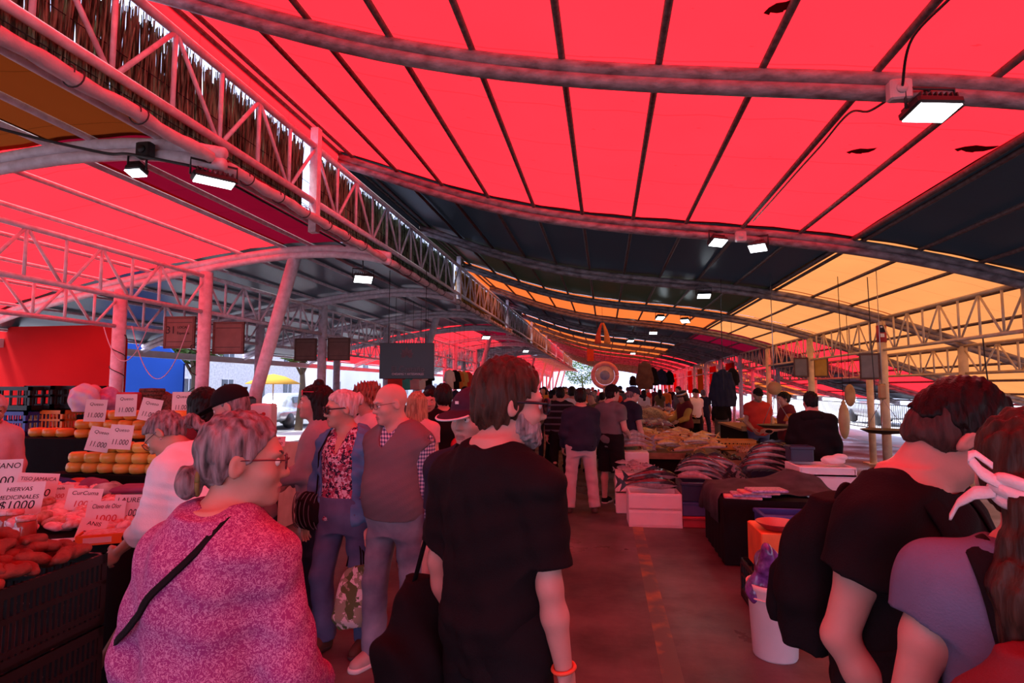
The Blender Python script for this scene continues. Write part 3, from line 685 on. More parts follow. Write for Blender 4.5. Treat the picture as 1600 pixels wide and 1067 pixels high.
        for sd, sh_, el, wr_ in ((1, s.shR, s.elR, s.wrR), (-1, s.shL, s.elL, s.wrL)):
            f.rc(s.tp((sd*.06*k, -.02*k, .50*k)), sh_, .05*k+off, .056*k*g+off, .06)
            if not sleeves: continue
            a = off+.006+grow_arm
            if sleeve <= 1:
                e = sh_+(el-sh_)*sleeve; n = nrm(el-sh_)
                f.rc(sh_, e+n*.02, .056*k*g+off, .047*k*g+a, .045, cut=[(e, n)])
            else:
                e = el+(wr_-el)*(sleeve-1); n = nrm(wr_-el)
                f.rc(sh_, el, .058*k*g+off, .044*k*g+a, .045); f.rc(el, e+n*.02, .042*k*g+a, .030*k*g+a*.8+cuff, .02, cut=[(e, n)])
        if wr: f.wrinkle(min(wr, off*.32), 26, seed, (1, 1, 1.4))
        f.rc(s.c7+s.RT @ np.array((0, .006, .012-nkdrop))*k, s.hp((0, 0, .0)), (.050 if s.fem else .060)*k+neck, (.05 if s.fem else .06)*k+neck+.02, .01, 's')
        if vneck:
            f.rc(s.tp((0, .13*k, (.50-vneck)*k)), s.tp((0, .10*k, .56*k)), .012, .075*k, .012, 's')
        if open_:
            for t in np.linspace(hem, .5, 14): f.rc(s.tp((0, .2*k, t*k)), s.tp((0, .06*k, t*k)), open_*k*(1.0), open_*k*.9, .01, 's')
        if extra: extra(f)
        V, F = f.mesh(); s.bvh = BVHTree.FromPolygons(V.tolist(), F.tolist()); return quick_mesh(name, V, F, m, s.root)
    def strap(s, name, pts, r, m, sq=.3, lift=.004, n=40):
        """a strap lying on the cloth: canonical torso points pushed onto the garment surface"""
        P = np.array(pts, float)*np.array((s.gw, s.gd*1.12, 1)); t = np.linspace(0, len(P)-1, n); Q = []
        for i in range(3): Q.append(np.interp(t, np.arange(len(P)), P[:, i]))
        out = []
        for q in np.array(Q).T:
            loc, nn, _, _ = s.bvh.find_nearest(Vector(s.tp(q*s.s))); out.append(np.array(loc)+np.array(nn)*lift)
        out = np.array(out); nn_ = np.array([np.array(s.bvh.find_nearest(Vector(q))[1]) for q in out]); T = np.gradient(out, axis=0); T /= np.linalg.norm(T, axis=1)[:, None]+1e-9
        W = np.cross(T, nn_); W /= np.linalg.norm(W, axis=1)[:, None]+1e-9
        ker = np.ones(9)/9
        for a in (out, W, nn_):
            for i in range(3): a[:, i] = np.convolve(np.pad(a[:, i], 4, mode='edge'), ker, 'valid')
        o = MB(); o.grid([[q+w_*r*e+n_*.003 for e in (-1, -.5, 0, .5, 1)] for q, w_, n_ in zip(out, W, nn_)], thick=.006)
        return o.build(name, m, s.root), out, W, nn_
    def legs(s, m, name='trousers', end=1.0, off=.012, flare=.0, waist=.10, wr=.003, seed=3, grow=0):
        k = s.s; f = s.fld(zlo=0, zhi=s.o[2]+.25*k)
        f.loft(s.o, s.RT, s.T, .03, grow=off, zlim=(-.13*k, waist*k))
        for h, kn, an in ((s.hipR, s.kneeR, s.ankR), (s.hipL, s.kneeL, s.ankL)):
            if end <= .55:
                e = h+(kn-h)*end*2; n = nrm(kn-h); f.rc(h, e+n*.02, .088*k+off, .066*k+off+flare, .04, cut=[(e, n)])
            else:
                e = kn+(an-kn)*min(1.02, (end-.5)*2); n = nrm(an-kn)
                f.rc(h, kn, .086*k+off, .060*k+off+grow, .05); f.rc(kn, e+n*.02, .060*k+off+grow, .050*k+off*.9+flare, .03, cut=[(e, n)])
        if wr: f.wrinkle(wr, 22, seed, (1, 1, 1.6))
        V, F = f.mesh(); return quick_mesh(name, V, F, m, s.root)
    def shoes(s, m, sole=None, name='shoe', tall=0, angR=0, angL=0):
        k = s.s
        for sd, an, ag in ((1, s.ankR, angR), (-1, s.ankL, angL)):
            z0 = an[2]-.075*k; d = np.array((math.sin(math.radians(ag+6*sd)), math.cos(math.radians(ag+6*sd)), 0)); hx = min(s.hx, .008)
            f = Fld((an-.2), an+np.array((.2, .24, .1+tall)), hx)
            f.rc(an+np.array((0, 0, -.02*k+tall)), an+np.array((0, 0, -.035*k)), .045*k, .045*k, .02, cut=[(an+np.array((0, 0, .01+tall)), (0, 0, 1))])
            f.rc(an+np.array((0, 0, -.035*k)), an+d*.14*k+np.array((0, 0, -.045*k)), .042*k, .040*k, .03); f.rc(an+d*.02, an+d*.10*k+np.array((0, 0, -.03*k)), .04*k, .034*k, .03)
            f.plane((0, 0, z0), (0, 0, -1)); V, F = f.mesh(); o = quick_mesh(name, V, F, m, s.root)
            if sole:
                f = Fld((an-.2), an+np.array((.2, .24, .1)), hx); f.rc(an+np.array((0, 0, -.06*k)), an+d*.142*k+np.array((0, 0, -.06*k)), .048*k, .047*k, .02)
                f.plane((0, 0, z0-.002), (0, 0, -1)).plane((0, 0, z0+.028*k), (0, 0, 1)); V, F = f.mesh(); quick_mesh('sole', V, F, sole, o)
    def hair(s, m, style='short', grow=.013, line=.072, seed=5, noise=.004, ear=-.02, extra=None, back=-.085, crown=0, nape=1):
        h = s.hs; R = s.RH; P = s.hp; hb = min(s.hb, .007) if s.lod < 3 else .013
        lo = s.hc-np.array((.24, .24, .62 if style in ('long', 'pony') else .24))*h; hi = s.hc+.24*h; f = Fld(lo, hi, hb)
        f.el(P((0, -.016, .036+crown*.5)), np.array((.0765+grow*.75, .098+grow, .090+grow+crown))*h, R, .0)
        f.el(P((0, -.045+.012*(1-nape), -.02)), np.array((.066+grow*.6, .062+grow, .075))*h*(.82+.18*nape), R, .03)
        # keep only the scalp above the hair line
        X, Y, Z = f.ax[0][:, None, None]-s.hc[0], f.ax[1][None, :, None]-s.hc[1], f.ax[2][None, None, :]-s.hc[2]
        q = [(X*R[0, i]+Y*R[1, i]+Z*R[2, i])/h for i in range(3)]
        hl = np.interp(q[1], [-.12, -.05, -.03, .005, .03, .06, .10], [back, back, ear-.03, ear, .028, .05, line])
        d = (hl-q[2]+.010*np.sin(q[0]*70+seed))*h*.8
        d = np.where((q[1] > .03), np.maximum(d, (q[1]-.078-.25*(q[2]-line))*h), d)
        f.D = np.maximum(f.D, d.astype(np.float32))
        if style == 'long':
            for sx in (-1, 1):
                f.rc(P((sx*.062, -.03, .04)), P((sx*.075, -.05, -.20)), .035*h, .035*h, .03)
            f.rc(P((0, -.07, .05)), P((0, -.10, -.25)), .075*h, .085*h, .05); f.rc(P((-.05, -.08, -.1)), P((-.05, -.10, -.33)), .05*h, .035*h, .04); f.rc(P((.05, -.08, -.1)), P((.05, -.10, -.33)), .05*h, .035*h, .04)
        if extra: extra(f, P, h)
        Xs, Ys, Zs = f.ax[0][:, None, None], f.ax[1][None, :, None], f.ax[2][None, None, :]
        rr = np.random.default_rng(seed); t = 0
        for i in range(4):
            v = rr.normal(0, 1, 3)*np.array((150, 130, 40)); t = t+np.sin(Xs*v[0]+Ys*v[1]+Zs*v[2]+rr.uniform(0, 6)+2*np.sin(Zs*30+i))
        f.D = f.D+(noise*.5*t).astype(np.float32)
        V, F = f.mesh(); return quick_mesh('hair', V, F, m, s.root)
    def beard(s, m, grow=.008, top_=-.045, long_=0, seed=2):
        h = s.hs; R = s.RH; P = s.hp; f = Fld(s.hc-np.array((.14, .14, .2)), s.hc+np.array((.14, .14, .06)), min(s.hb, .0055))
        f.el(P((0, .034, -.03)), np.array((.060+grow*.7, .060+grow, .082))*h, R, .03); f.el(P((0, .034, -.078-long_)), np.array((.052+grow, .055+grow, .036+grow+long_))*h, R, .02); f.el(P((0, .076, -.103-long_)), np.array((.027+grow, .020+grow*.6, .02+grow))*h, R, .025)
        X, Y, Z = f.ax[0][:, None, None]-s.hc[0], f.ax[1][None, :, None]-s.hc[1], f.ax[2][None, None, :]-s.hc[2]
        q = [(X*R[0, i]+Y*R[1, i]+Z*R[2, i])/h for i in range(3)]
        lim = np.interp(q[1], [-.02, .0, .02, .05, .08], [.01, .005, -.025, top_-.012, top_-.005]); d = np.maximum(q[2]-lim, -.012-q[1])*h
        f.D = np.maximum(f.D, d.astype(np.float32))
        f.el(P((0, .108, -.0725)), np.array((.024, .03, .011))*h, R, .004, 's'); f.el(P((0, .105, -.03)), np.array((.02, .04, .022))*h, R, .01, 's')
        f.wrinkle(.0028, 190, seed); V, F = f.mesh(); return quick_mesh('beard', V, F, m, s.root)
    def brows(s, m):
        for sx in (-1, 1):
            o = MB()
            o.tube([s.hp((sx*(.014+.036*t), .0945-.020*t*t, .021+.008*math.sin(t*2.4))) for t in np.linspace(0, 1, 7)], np.array([.003, .0048, .005, .0048, .004, .003, .0015])*s.hs, 6)
            o.build('eyebrow', m, s.root)
    def glasses(s, frame, lens, name='sunglasses', thick=.0035, up=0, w=.026, hgt=.020, fw=0):
        o = MB(); P = lambda p: s.hp((p[0], p[1]+fw-.004, p[2]+up))
        for sx in (-1, 1):
            ring = [P((sx*.034+w*math.copysign(abs(math.cos(t))**.6, math.cos(t)), .112-.25*abs(math.cos(t)*w*sx*.5+.017)*.5, .0+hgt*math.copysign(abs(math.sin(t))**.6, math.sin(t)))) for t in np.linspace(0, 2*math.pi, 25)]
            o.tube(ring, thick*s.hs, 6, 0)
            o.tube([P((sx*.060, .106, .008)), P((sx*.074, .06, .010)), P((sx*.0805, .0, .010)), P((sx*.080, -.022, -.004))], thick*.9*s.hs, 6, 0)
            c = P((sx*.034, .109, 0)); o.ell(c, np.array((w*.98, .003, hgt*.98))*s.hs, 16, 8, 1, R=s.RH)
        o.tube([P((-.011, .113, .005)), P((0, .117, .008)), P((.011, .113, .005))], thick*s.hs, 6, 0)
        return o.build(name, [frame, lens], s.root)
    def cap(s, m, trim=None, brim=.075, low=0, name='cap'):
        h = s.hs; R = s.RH; P = s.hp; f = Fld(s.hc-np.array((.25, .25, .12)), s.hc+.25, min(s.hb, .008))
        f.el(P((0, -.012, .045)), np.array((.092, .114, .096))*h, R, 0, cut=[(P((0, 0, .028+low)), -R[:, 2])])
        fr = P((0, .095, .040+low))
        f.el(fr+R @ np.array((0, .03, -.012))*h, np.array((.078, brim, .010))*h, R @ rot(rx=-.22), .012)
        f.el(P((0, -.012, .145)), np.array((.008, .008, .006))*h, R, .004)
        V, F = f.mesh(); o = quick_mesh(name, V, F, m, s.root)
        if trim:
            t = MB(); Rb = R @ rot(rx=-.22); c = fr+R @ np.array((0, .03, -.014))*h
            t.tube([c+Rb @ np.array((.079*math.sin(a), (brim+.001)*math.cos(a), 0))*h for a in np.linspace(-1.5, 1.5, 18)], .0045*h, 6); t.build('cap_trim', trim, o)
        return o
    def tube(s, name, pts, r, m, n=8, sq=1):
        o = MB(); o.tube(pts, r, n, sq=sq); return o.build(name, m, s.root)
    def w(s, p):
        """person-frame point to the world"""
        a = -math.radians(s.face); x, y = s.root.location[0], s.root.location[1]
        return np.array((x+p[0]*math.cos(a)-p[1]*math.sin(a), y+p[0]*math.sin(a)+p[1]*math.cos(a), p[2]))

# cloth patterns
def pattern(name, kind, a, b, c=None, sc=40, rough=.8):
    if name in MATS: return MATS[name]
    m = bpy.data.materials.new(name); N, L = nodes_of(m); MATS[name] = m; bs = N['Principled BSDF']; bs.inputs['Roughness'].default_value = rough; bs.inputs['Specular IOR Level'].default_value = .12
    tc = N.new('ShaderNodeTexCoord'); r = N.new('ShaderNodeValToRGB')
    def ramp(stops, interp='CONSTANT'):
        e = r.color_ramp.elements; r.color_ramp.interpolation = interp
        while len(e) < len(stops): e.new(.5)
        for i, (p, col) in enumerate(stops): e[i].position = p; e[i].color = (*col, 1)
    if kind == 'squiggle':
        nz = N.new('ShaderNodeTexNoise'); nz.inputs['Scale'].default_value = sc; nz.inputs['Detail'].default_value = 1.5; nz.inputs['Distortion'].default_value = 1.6; L.new(tc.outputs['Object'], nz.inputs['Vector'])
        ramp([(0, a), (.47, a), (.495, b), (.56, b), (.585, a)], 'LINEAR'); L.new(nz.outputs[0], r.inputs[0])
    elif kind == 'floral':
        v = N.new('ShaderNodeTexVoronoi'); v.inputs['Scale'].default_value = sc; nz = N.new('ShaderNodeTexNoise'); nz.inputs['Scale'].default_value = sc*1.1; nz.inputs['Detail'].default_value = 4
        L.new(tc.outputs['Object'], nz.inputs['Vector']); ad = N.new('ShaderNodeVectorMath'); ad.operation = 'MULTIPLY_ADD'; ad.inputs[1].default_value = (.02,)*3; L.new(nz.outputs['Color'], ad.inputs[0]); L.new(tc.outputs['Object'], ad.inputs[2]); L.new(ad.outputs[0], v.inputs['Vector'])
        sp = N.new('ShaderNodeSeparateColor'); L.new(v.outputs['Color'], sp.inputs[0]); mx = N.new('ShaderNodeMath'); mx.operation = 'MULTIPLY_ADD'; mx.inputs[1].default_value = .55; L.new(nz.outputs[0], mx.inputs[0]); 
        m5 = N.new('ShaderNodeMath'); m5.operation = 'MULTIPLY'; m5.inputs[1].default_value = .6; L.new(sp.outputs[0], m5.inputs[0]); L.new(m5.outputs[0], mx.inputs[2])
        ramp([(0, a), (.30, c), (.45, b), (.55, a), (.68, c), (.8, b)]); L.new(mx.outputs[0], r.inputs[0])
    elif kind in ('gingham', 'stripes', 'grid'):
        sx = N.new('ShaderNodeSeparateXYZ'); L.new(tc.outputs['Object'], sx.inputs[0])
        def st(i, duty):
            q = N.new('ShaderNodeMath'); q.operation = 'MULTIPLY'; q.inputs[1].default_value = sc; L.new(i, q.inputs[0])
            fr = N.new('ShaderNodeMath'); fr.operation = 'FRACT'; L.new(q.outputs[0], fr.inputs[0]); lt = N.new('ShaderNodeMath'); lt.operation = 'LESS_THAN'; lt.inputs[1].default_value = duty; L.new(fr.outputs[0], lt.inputs[0]); return lt.outputs[0]
        if kind == 'stripes': f = st(sx.outputs[2], .28)
        else:
            du = .5 if kind == 'gingham' else .12
            sm = N.new('ShaderNodeMath'); sm.operation = 'ADD'; L.new(sx.outputs[0], sm.inputs[0]); L.new(sx.outputs[1], sm.inputs[1])
            a1 = N.new('ShaderNodeMath'); a1.operation = 'ADD'; L.new(st(sm.outputs[0], du), a1.inputs[0]); L.new(st(sx.outputs[2], du), a1.inputs[1]); h = N.new('ShaderNodeMath'); h.operation = 'MULTIPLY'; h.inputs[1].default_value = .5; L.new(a1.outputs[0], h.inputs[0]); f = h.outputs[0]
        ramp([(0, a), (.25, c or b), (.75, b)]); L.new(f, r.inputs[0])
    elif kind == 'denim':
        nz = N.new('ShaderNodeTexNoise'); nz.inputs['Scale'].default_value = 4; nz.inputs['Detail'].default_value = 6; L.new(tc.outputs['Object'], nz.inputs['Vector']); ramp([(.35, a), (.65, b)], 'LINEAR'); L.new(nz.outputs[0], r.inputs[0])
    L.new(r.outputs[0], bs.inputs['Base Color'])
    n2 = N.new('ShaderNodeTexNoise'); n2.inputs['Scale'].default_value = 260; L.new(tc.outputs['Object'], n2.inputs['Vector']); bp = N.new('ShaderNodeBump'); bp.inputs['Strength'].default_value = .25; bp.inputs['Distance'].default_value = .003; L.new(n2.outputs[0], bp.inputs['Height']); L.new(bp.outputs[0], bs.inputs['Normal'])
    return m
def cloth(name, c, var=.1, rough=.85, c2=None): return mat(name, c, rough, var=var, vs=7, bump=.25, bs=220, spec=.10, col2=c2)
C_BLK = cloth('black_cotton', (.012, .010, .012)); C_NAVY = cloth('navy_cotton', (.028, .03, .055)); C_GRY = cloth('grey_cotton', (.16, .15, .16))
C_WHT = cloth('white_cotton', (.80, .78, .82), .04); C_RED = cloth('red_cotton', (.60, .05, .04)); C_KHA = cloth('pale_trouser_cloth', (.56, .48, .50), .08)
C_PURP = cloth('dusk_purple_cotton', (.17, .16, .27), .1); C_MAUVE = cloth('mauve_cotton', (.36, .27, .31)); C_PINK = cloth('pink_cotton', (.75, .42, .48)); C_YEL = cloth('ochre_cotton', (.55, .36, .09)); C_MAR = cloth('maroon_cotton', (.16, .025, .035)); C_BRN = cloth('brown_leather', (.11, .06, .045)); C_GREEN = cloth('olive_cotton', (.16, .16, .08)); C_ORG = cloth('orange_cotton', (.6, .2, .05))
LENS = mat('dark_lens', (.012, .012, .014), .08, spec=.8); CLEAR = mat('clear_lens', (.9, .9, .9), .03, trans=1.0, spec=.5, alpha=.25)
GOLD = mat('gold_metal', (.75, .55, .25), .3, metal=1)
# ------------------------------------------------------------------ the people near the camera
DENIM = pattern('blue_denim', 'denim', (.06, .075, .16), (.13, .15, .27)); DENIML = pattern('washed_denim', 'denim', (.11, .12, .18), (.30, .30, .38)); DSHIRT = pattern('denim_shirt', 'denim', (.07, .16, .33), (.13, .26, .46))
SQUIG = pattern('magenta_squiggle_knit', 'squiggle', (.29, .045, .20), (.52, .26, .44), sc=100)
FLORAL = pattern('floral_blouse', 'floral', (.03, .02, .045), (.66, .50, .60), (.34, .06, .12), sc=52)
GING = pattern('navy_gingham', 'gingham', (.70, .66, .76), (.05, .05, .14), (.26, .25, .40), sc=44)
VEST = cloth('heather_vest_wool', (.17, .13, .15), .04)
WSH = cloth('white_shirt_cotton', (.80, .79, .86), .05)
WGRID = pattern('white_grid_shirt', 'grid', (.82, .80, .84), (.72, .70, .76), (.78, .76, .80), sc=42)
# 1 older woman seen from behind
p = Fig('older woman in a magenta patterned top seen from behind, grey hair in a low bun', 358, 1.47, face=4, H=1.60, fem=True, gw=1.05, gd=1.34, belly=.03, sh=.158, shrug=-.022, hyaw=55, hpitch=2, sk=SK1, lod=0, R=((.24, .04, -1), (-.2, .85, -.5)), L=((-.20, -.10, -1), (.1, .45, -.9)), hs=1.04)
p.top('blouse', SQUIG, sleeve=1.93, hem=-.22, off=.018, neck=.004, wr=.006, seed=11, loose=.012, grow_arm=.008)
SB = p.strap('shoulder_strap', ((.085, .10, .50), (.085, .02, .57), (.078, -.06, .57), (.05, -.16, .48), (-.04, -.2, .40), (-.13, -.2, .31), (-.22, -.14, .23), (-.27, -.02, .18)), .008, C_BLK)
p.legs(C_NAVY); p.shoes(C_BLK)
p.hair(H_GRY, grow=.010, line=.092, noise=.0028, back=-.060, ear=-.004, nape=.3, extra=lambda f, P, h: f.el(P((0, -.126, -.052)), np.array((.042, .034, .044))*h, p.RH, .006))
p.brows(H_GRY); p.glasses(mat('dark_red_frame', (.10, .02, .03), .3), CLEAR, 'glasses', .0022, w=.025, hgt=.016)
p.tube('hair_tie', [p.hp((.034*math.cos(t), -.104, -.048+.036*math.sin(t))) for t in np.linspace(0, 6.3, 14)], .006, mat('olive_hair_tie', (.2, .2, .06)))
# 2 man in a black tee with sunglasses
p = Fig('tall man in a black t-shirt seen from behind, dark sunglasses and greying beard', 776, 1.88, face=26, H=1.745, gw=.95, gd=1.02, sh=.172, shrug=-.012, hyaw=40, hpitch=3, sk=SK2, lod=0, R=((.14, -.03, -1), (.10, .16, -1)), L=((-.2, -.02, -1), (-.0, .25, -1)), hs=1.06)
p.top('t_shirt', C_BLK, sleeve=.80, hem=-.14, off=.015, neck=-.006, wr=.005, seed=4, loose=.014, grow_arm=.010)
p.legs(C_BLK, off=.02); p.shoes(C_BLK)
p.hair(H_BRN, grow=.015, line=.080, noise=.004, back=-.078, ear=-.035, crown=.006); p.beard(H_SALT); p.brows(H_BRN)
gl = p.glasses(mat('matte_navy_frame', (.02, .022, .035), .4), LENS, 'sunglasses', .0055, w=.027, hgt=.021)
p.tube('necklace', [p.c7+p.RT @ np.array((.070*math.cos(t), .012+.072*math.sin(t), .030-.024*math.sin(t)-.012))*p.s for t in np.linspace(0, 6.28, 40)], .0025, STEEL, 6)
d = nrm(p.wrR-p.elR); u_ = nrm(np.cross(d, (0, 1, 0))); v_ = np.cross(d, u_); p.tube('wristband', [p.wrR-d*.01+.033*(math.cos(t)*u_+math.sin(t)*v_) for t in np.linspace(0, 6.3, 20)], .006, mat('coral_rubber', (.85, .13, .06), .5), 6)
mb = empty('shoulder_bag', tuple(p.w((-.30, -.02, 0))), p.root.rotation_euler[2], 'black soft bag hanging low at the side of the man in sunglasses', 'bag')
f = Fld((-.2, -.28, .45), (.2, .28, 1.05), .01); f.loft(np.array((0, 0, .5)), np.eye(3), [(0, .09, .17, 0), (.08, .12, .21, 0), (.3, .10, .19, 0), (.46, .05, .10, 0), (.5, .03, .06, 0)], 0); f.wrinkle(.012, 16, 9); V, F = f.mesh(); quick_mesh('bag_body', V, F, C_BLK, mb)
o = MB(); o.tube([(0, -.05, .97), (.06, -.03, 1.2), (.12, .0, 1.40), (.14, .02, 1.46)], .012, 6, sq=.4); o.build('strap', C_BLK, mb)
# 3 man bending his head, backpack
p = Fig('young man in a black t-shirt bowing his head, dark hair with shaved nape', 1398, 1.50, face=140, H=1.70, gw=1.05, gd=1.10, sh=.178, lean=4, hyaw=-52, hpitch=36, hroll=0, sk=SK2, lod=0, R=((.20, -.24, -1), (-.30, .50, -1)), L=((-.12, .25, -1), (.3, .75, -.6)), hs=1.0)
p.top('t_shirt', C_BLK, sleeve=.44, hem=-.14, off=.018, neck=.018, nkdrop=.012, wr=.005, seed=8, loose=.02, grow_arm=.014)
for sd in (1, -1):
    s_, out, W_, N_ = p.strap('backpack_strap', ((sd*.10, -.17, .36), (sd*.10, -.17, .48), (sd*.10, -.03, .58), (sd*.105, .12, .54), (sd*.115, .17, .40), (sd*.14, .16, .27), (sd*.19, .09, .15), (sd*.2, -.06, .10)), .026, C_BLK)
    i = 22; o = MB(); o.box(out[i]+N_[i]*.012, (.045, .014, .05), R=np.stack([W_[i], N_[i], np.cross(W_[i], N_[i])], 1), bev=.004); o.build('strap_buckle', GREYB, s_)
p.legs(C_BLK, off=.022); p.shoes(C_BLK)
p.hair(H_BLK, grow=.013, line=.080, noise=.004, back=.0, ear=.02, crown=.018, seed=9, nape=.6)
p.hair(hairm('shaved_hair', (.09, .055, .05), (.03, .02, .018)), grow=.006, line=.068, noise=.0015, back=-.066, ear=-.03).name = 'shaved_nape_hair'
p.brows(H_BLK)
o = MB()
for i in range(6): o.box(p.tp(np.array((-.02+.016*i, .162, .36+.006*math.sin(i*2)))*p.s), (.009, .004, .024), R=p.RT)
o.build('chest_print', C_WHT, p.root)
def backpack(P, m, zipm, label, z0=.02, h=.46, w=.30, dpt=.17, y0=-.135, name='backpack'):
    r_ = empty(name, tuple(P.root.location), P.root.rotation_euler[2], label, 'backpack'); k = P.s
    lo = P.tp((-.3, -.5, z0-.1)); hi = P.tp((.3, .1, z0+h+.1)); f = Fld(np.minimum(lo, hi)-.08, np.maximum(lo, hi)+.08, .008)
    prof = [(z0, w*.40, dpt*.36, y0-dpt*.45), (z0+.05, w*.48, dpt*.5, y0-dpt*.5), (z0+h*.5, w*.5, dpt*.5, y0-dpt*.5), (z0+h*.8, w*.45, dpt*.42, y0-dpt*.42), (z0+h, w*.28, dpt*.22, y0-dpt*.3)]
    f.loft(P.o, P.RT, np.array(prof)*k, 0, ex=3.2); f.wrinkle(.004, 22, 3); V, F = f.mesh(); quick_mesh('bag_body', V, F, m, r_)
    f = Fld(np.minimum(lo, hi)-.08, np.maximum(lo, hi)+.08, .008)
    f.loft(P.o, P.RT, np.array([(z0+.03, w*.34, dpt*.14, y0-dpt*.98), (z0+.07, w*.38, dpt*.2, y0-dpt), (z0+h*.45, w*.36, dpt*.17, y0-dpt*.98), (z0+h*.55, w*.28, dpt*.1, y0-dpt*.9)])*k, 0, ex=3); V, F = f.mesh(); quick_mesh('front_pocket', V, F, m, r_)
    o = MB(); o.tube([P.tp(np.array((w*.40*math.cos(t), y0-dpt*.55, z0+h*.55+h*.36*math.sin(t)))*k) for t in np.linspace(-.2, 3.34, 26)], .004, 6); o.build('zipper', zipm, r_)
    o = MB(); o.tube([P.tp(np.array((.045*math.cos(t), y0-.03, z0+h*.97+.05*math.sin(t)))*k) for t in np.linspace(0, 3.14, 12)], .008, 6); o.build('handle', m, r_)
    return r_
backpack(p, C_BLK, BLACK, 'black backpack worn by the young man bowing his head', z0=.03, h=.42, w=.30, dpt=.18, y0=-.15)
# 4 woman with ponytail
p = Fig('young woman in a purple t-shirt seen from behind, long ponytail with white ribbon', 1596, 1.05, face=20, H=1.625, fem=True, gw=.96, gd=1.05, sh=.150, shrug=.035, hyaw=18, hpitch=6, sk=SK2, lod=0, L=((-.26, -.03, -1), (.0, .22, -1)), R=((.2, 0, -1), (.0, .3, -1)))
p.top('t_shirt', C_PURP, sleeve=.32, hem=-.14, off=.013, neck=.014, wr=.004, seed=5, grow_arm=.006)
for sd in (1, -1):
    s_, out, W_, N_ = p.strap('backpack_strap', ((sd*.10, .13, .46), (sd*.105, .0, .57), (sd*.10, -.12, .54), (sd*.085, -.18, .38), (sd*.06, -.17, .22), (sd*.045, -.17, .10)), .022, C_BLK)
    i = 34; o = MB(); o.box(out[i]+N_[i]*.01, (.05, .012, .04), R=np.stack([W_[i], N_[i], np.cross(W_[i], N_[i])], 1), bev=.004); o.build('strap_buckle', STEEL, s_)
p.legs(DENIM); p.shoes(C_WHT)
p.hair(H_BRN, 'pony', grow=.014, line=.085, noise=.004, back=-.07, ear=-.012, nape=.5, extra=lambda f, P, h: (f.rc(P((0, -.105, -.005)), P((.005, -.135, -.05)), .028*h, .03*h, .01), f.rc(P((.005, -.135, -.05)), P((-.01, -.15, -.20)), .032*h, .046*h, .02), f.rc(P((-.01, -.15, -.20)), P((-.015, -.155, -.44)), .046*h, .018*h, .02)))
RIB = cloth('white_ribbon', (.78, .72, .76), .05)
o = MB()
for j, (rr_, zz) in enumerate(((.040, -.012), (.044, -.028), (.040, -.042))): o.tube([p.hp((rr_*math.cos(t), -.128+rr_*.7*math.sin(t), zz+.008*math.sin(2*t+j))) for t in np.linspace(0, 6.3, 26)], .011, 8)
def ribbon(pts, w_):
    P = np.array(pts, float); t = np.linspace(0, len(P)-1, 24); Q = [p.hp([np.interp(x, np.arange(len(P)), np.convolve(np.pad(P[:, i], 1, mode='edge'), (.2, .6, .2), 'valid')) for i in range(3)]) for x in t]
    o.grid([[q+p.RH @ np.array((0, .4*e, e))*w_*(.5+.5*math.sin(math.pi*min(1, .15+j/20))) for e in (-1, 0, 1)] for j, q in enumerate(Q)], thick=.004)
ribbon(((-.02, -.15, -.02), (-.06, -.165, .0), (-.085, -.16, .035), (-.07, -.155, .05), (-.035, -.15, .01)), .011)
ribbon(((-.03, -.15, -.03), (-.075, -.15, -.03), (-.10, -.14, -.055), (-.115, -.135, -.095)), .011)
ribbon(((.03, -.15, -.03), (.055, -.16, -.075), (.075, -.15, -.11)), .012)
o.build('hair_ribbon', RIB, p.root)
C_BAG = cloth('dusty_red_nylon', (.15, .035, .045), .1, .6)
backpack(p, C_BAG, BLACK, 'red backpack worn low by the woman with the ponytail', z0=.06, h=.36, w=.36, dpt=.15, y0=-.15)
# 5 bald man in a vest
p = Fig('bald older man with glasses in a dark vest over a checked shirt, carrying a bag', xy=(-1.27, 3.44), face=200, H=1.70, gw=1.10, gd=1.12, belly=.03, sh=.176, shrug=-.01, hyaw=28, hpitch=8, sk=SK2, lod=0, R=((.10, -.04, -1), (.05, .10, -1)), L=((-.22, -.15, -1), (-.1, .05, -1)), rl=((.06, .12, -1), (.0, .0, -1)), ll=((-.06, -.06, -1), (.0, -.34, -1)), hs=1.03)
p.top('shirt', GING, sleeve=1.95, hem=-.02, off=.014, neck=.004, vneck=.03, wr=.0018, seed=6)
p.top('vest', VEST, sleeves=False, hem=-.03, off=.030, neck=.020, vneck=.13, wr=.002, seed=7, extra=lambda f: [f.rc(a, b, .074, .085, .01, 's') for a, b in ((p.shR+np.array((.012, 0, .0)), p.elR), (p.shL+np.array((-.012, 0, 0)), p.elL))])
o = MB()
for sx in (-1, 1): o.tube([p.c7+p.RT @ np.array(q)*p.s for q in ((sx*.02, -.062, .045), (sx*.055, -.03, .04), (sx*.066, .02, .025), (sx*.05, .065, -.005), (sx*.035, .085, -.045))], [.012, .014, .015, .017, .008], 8, sq=.7)
o.build('collar', GING, p.root)
p.legs(DENIML, flare=.015, off=.016); p.shoes(mat('tan_shoe', (.42, .33, .30), .7), mat('pale_sole', (.75, .70, .68), .6), angR=0)
p.brows(H_WHT); p.glasses(mat('thin_dark_frame', (.05, .03, .03), .3), CLEAR, 'glasses', .0018, w=.024, hgt=.016)
OLD = p; pal = p.w(p.palmR)
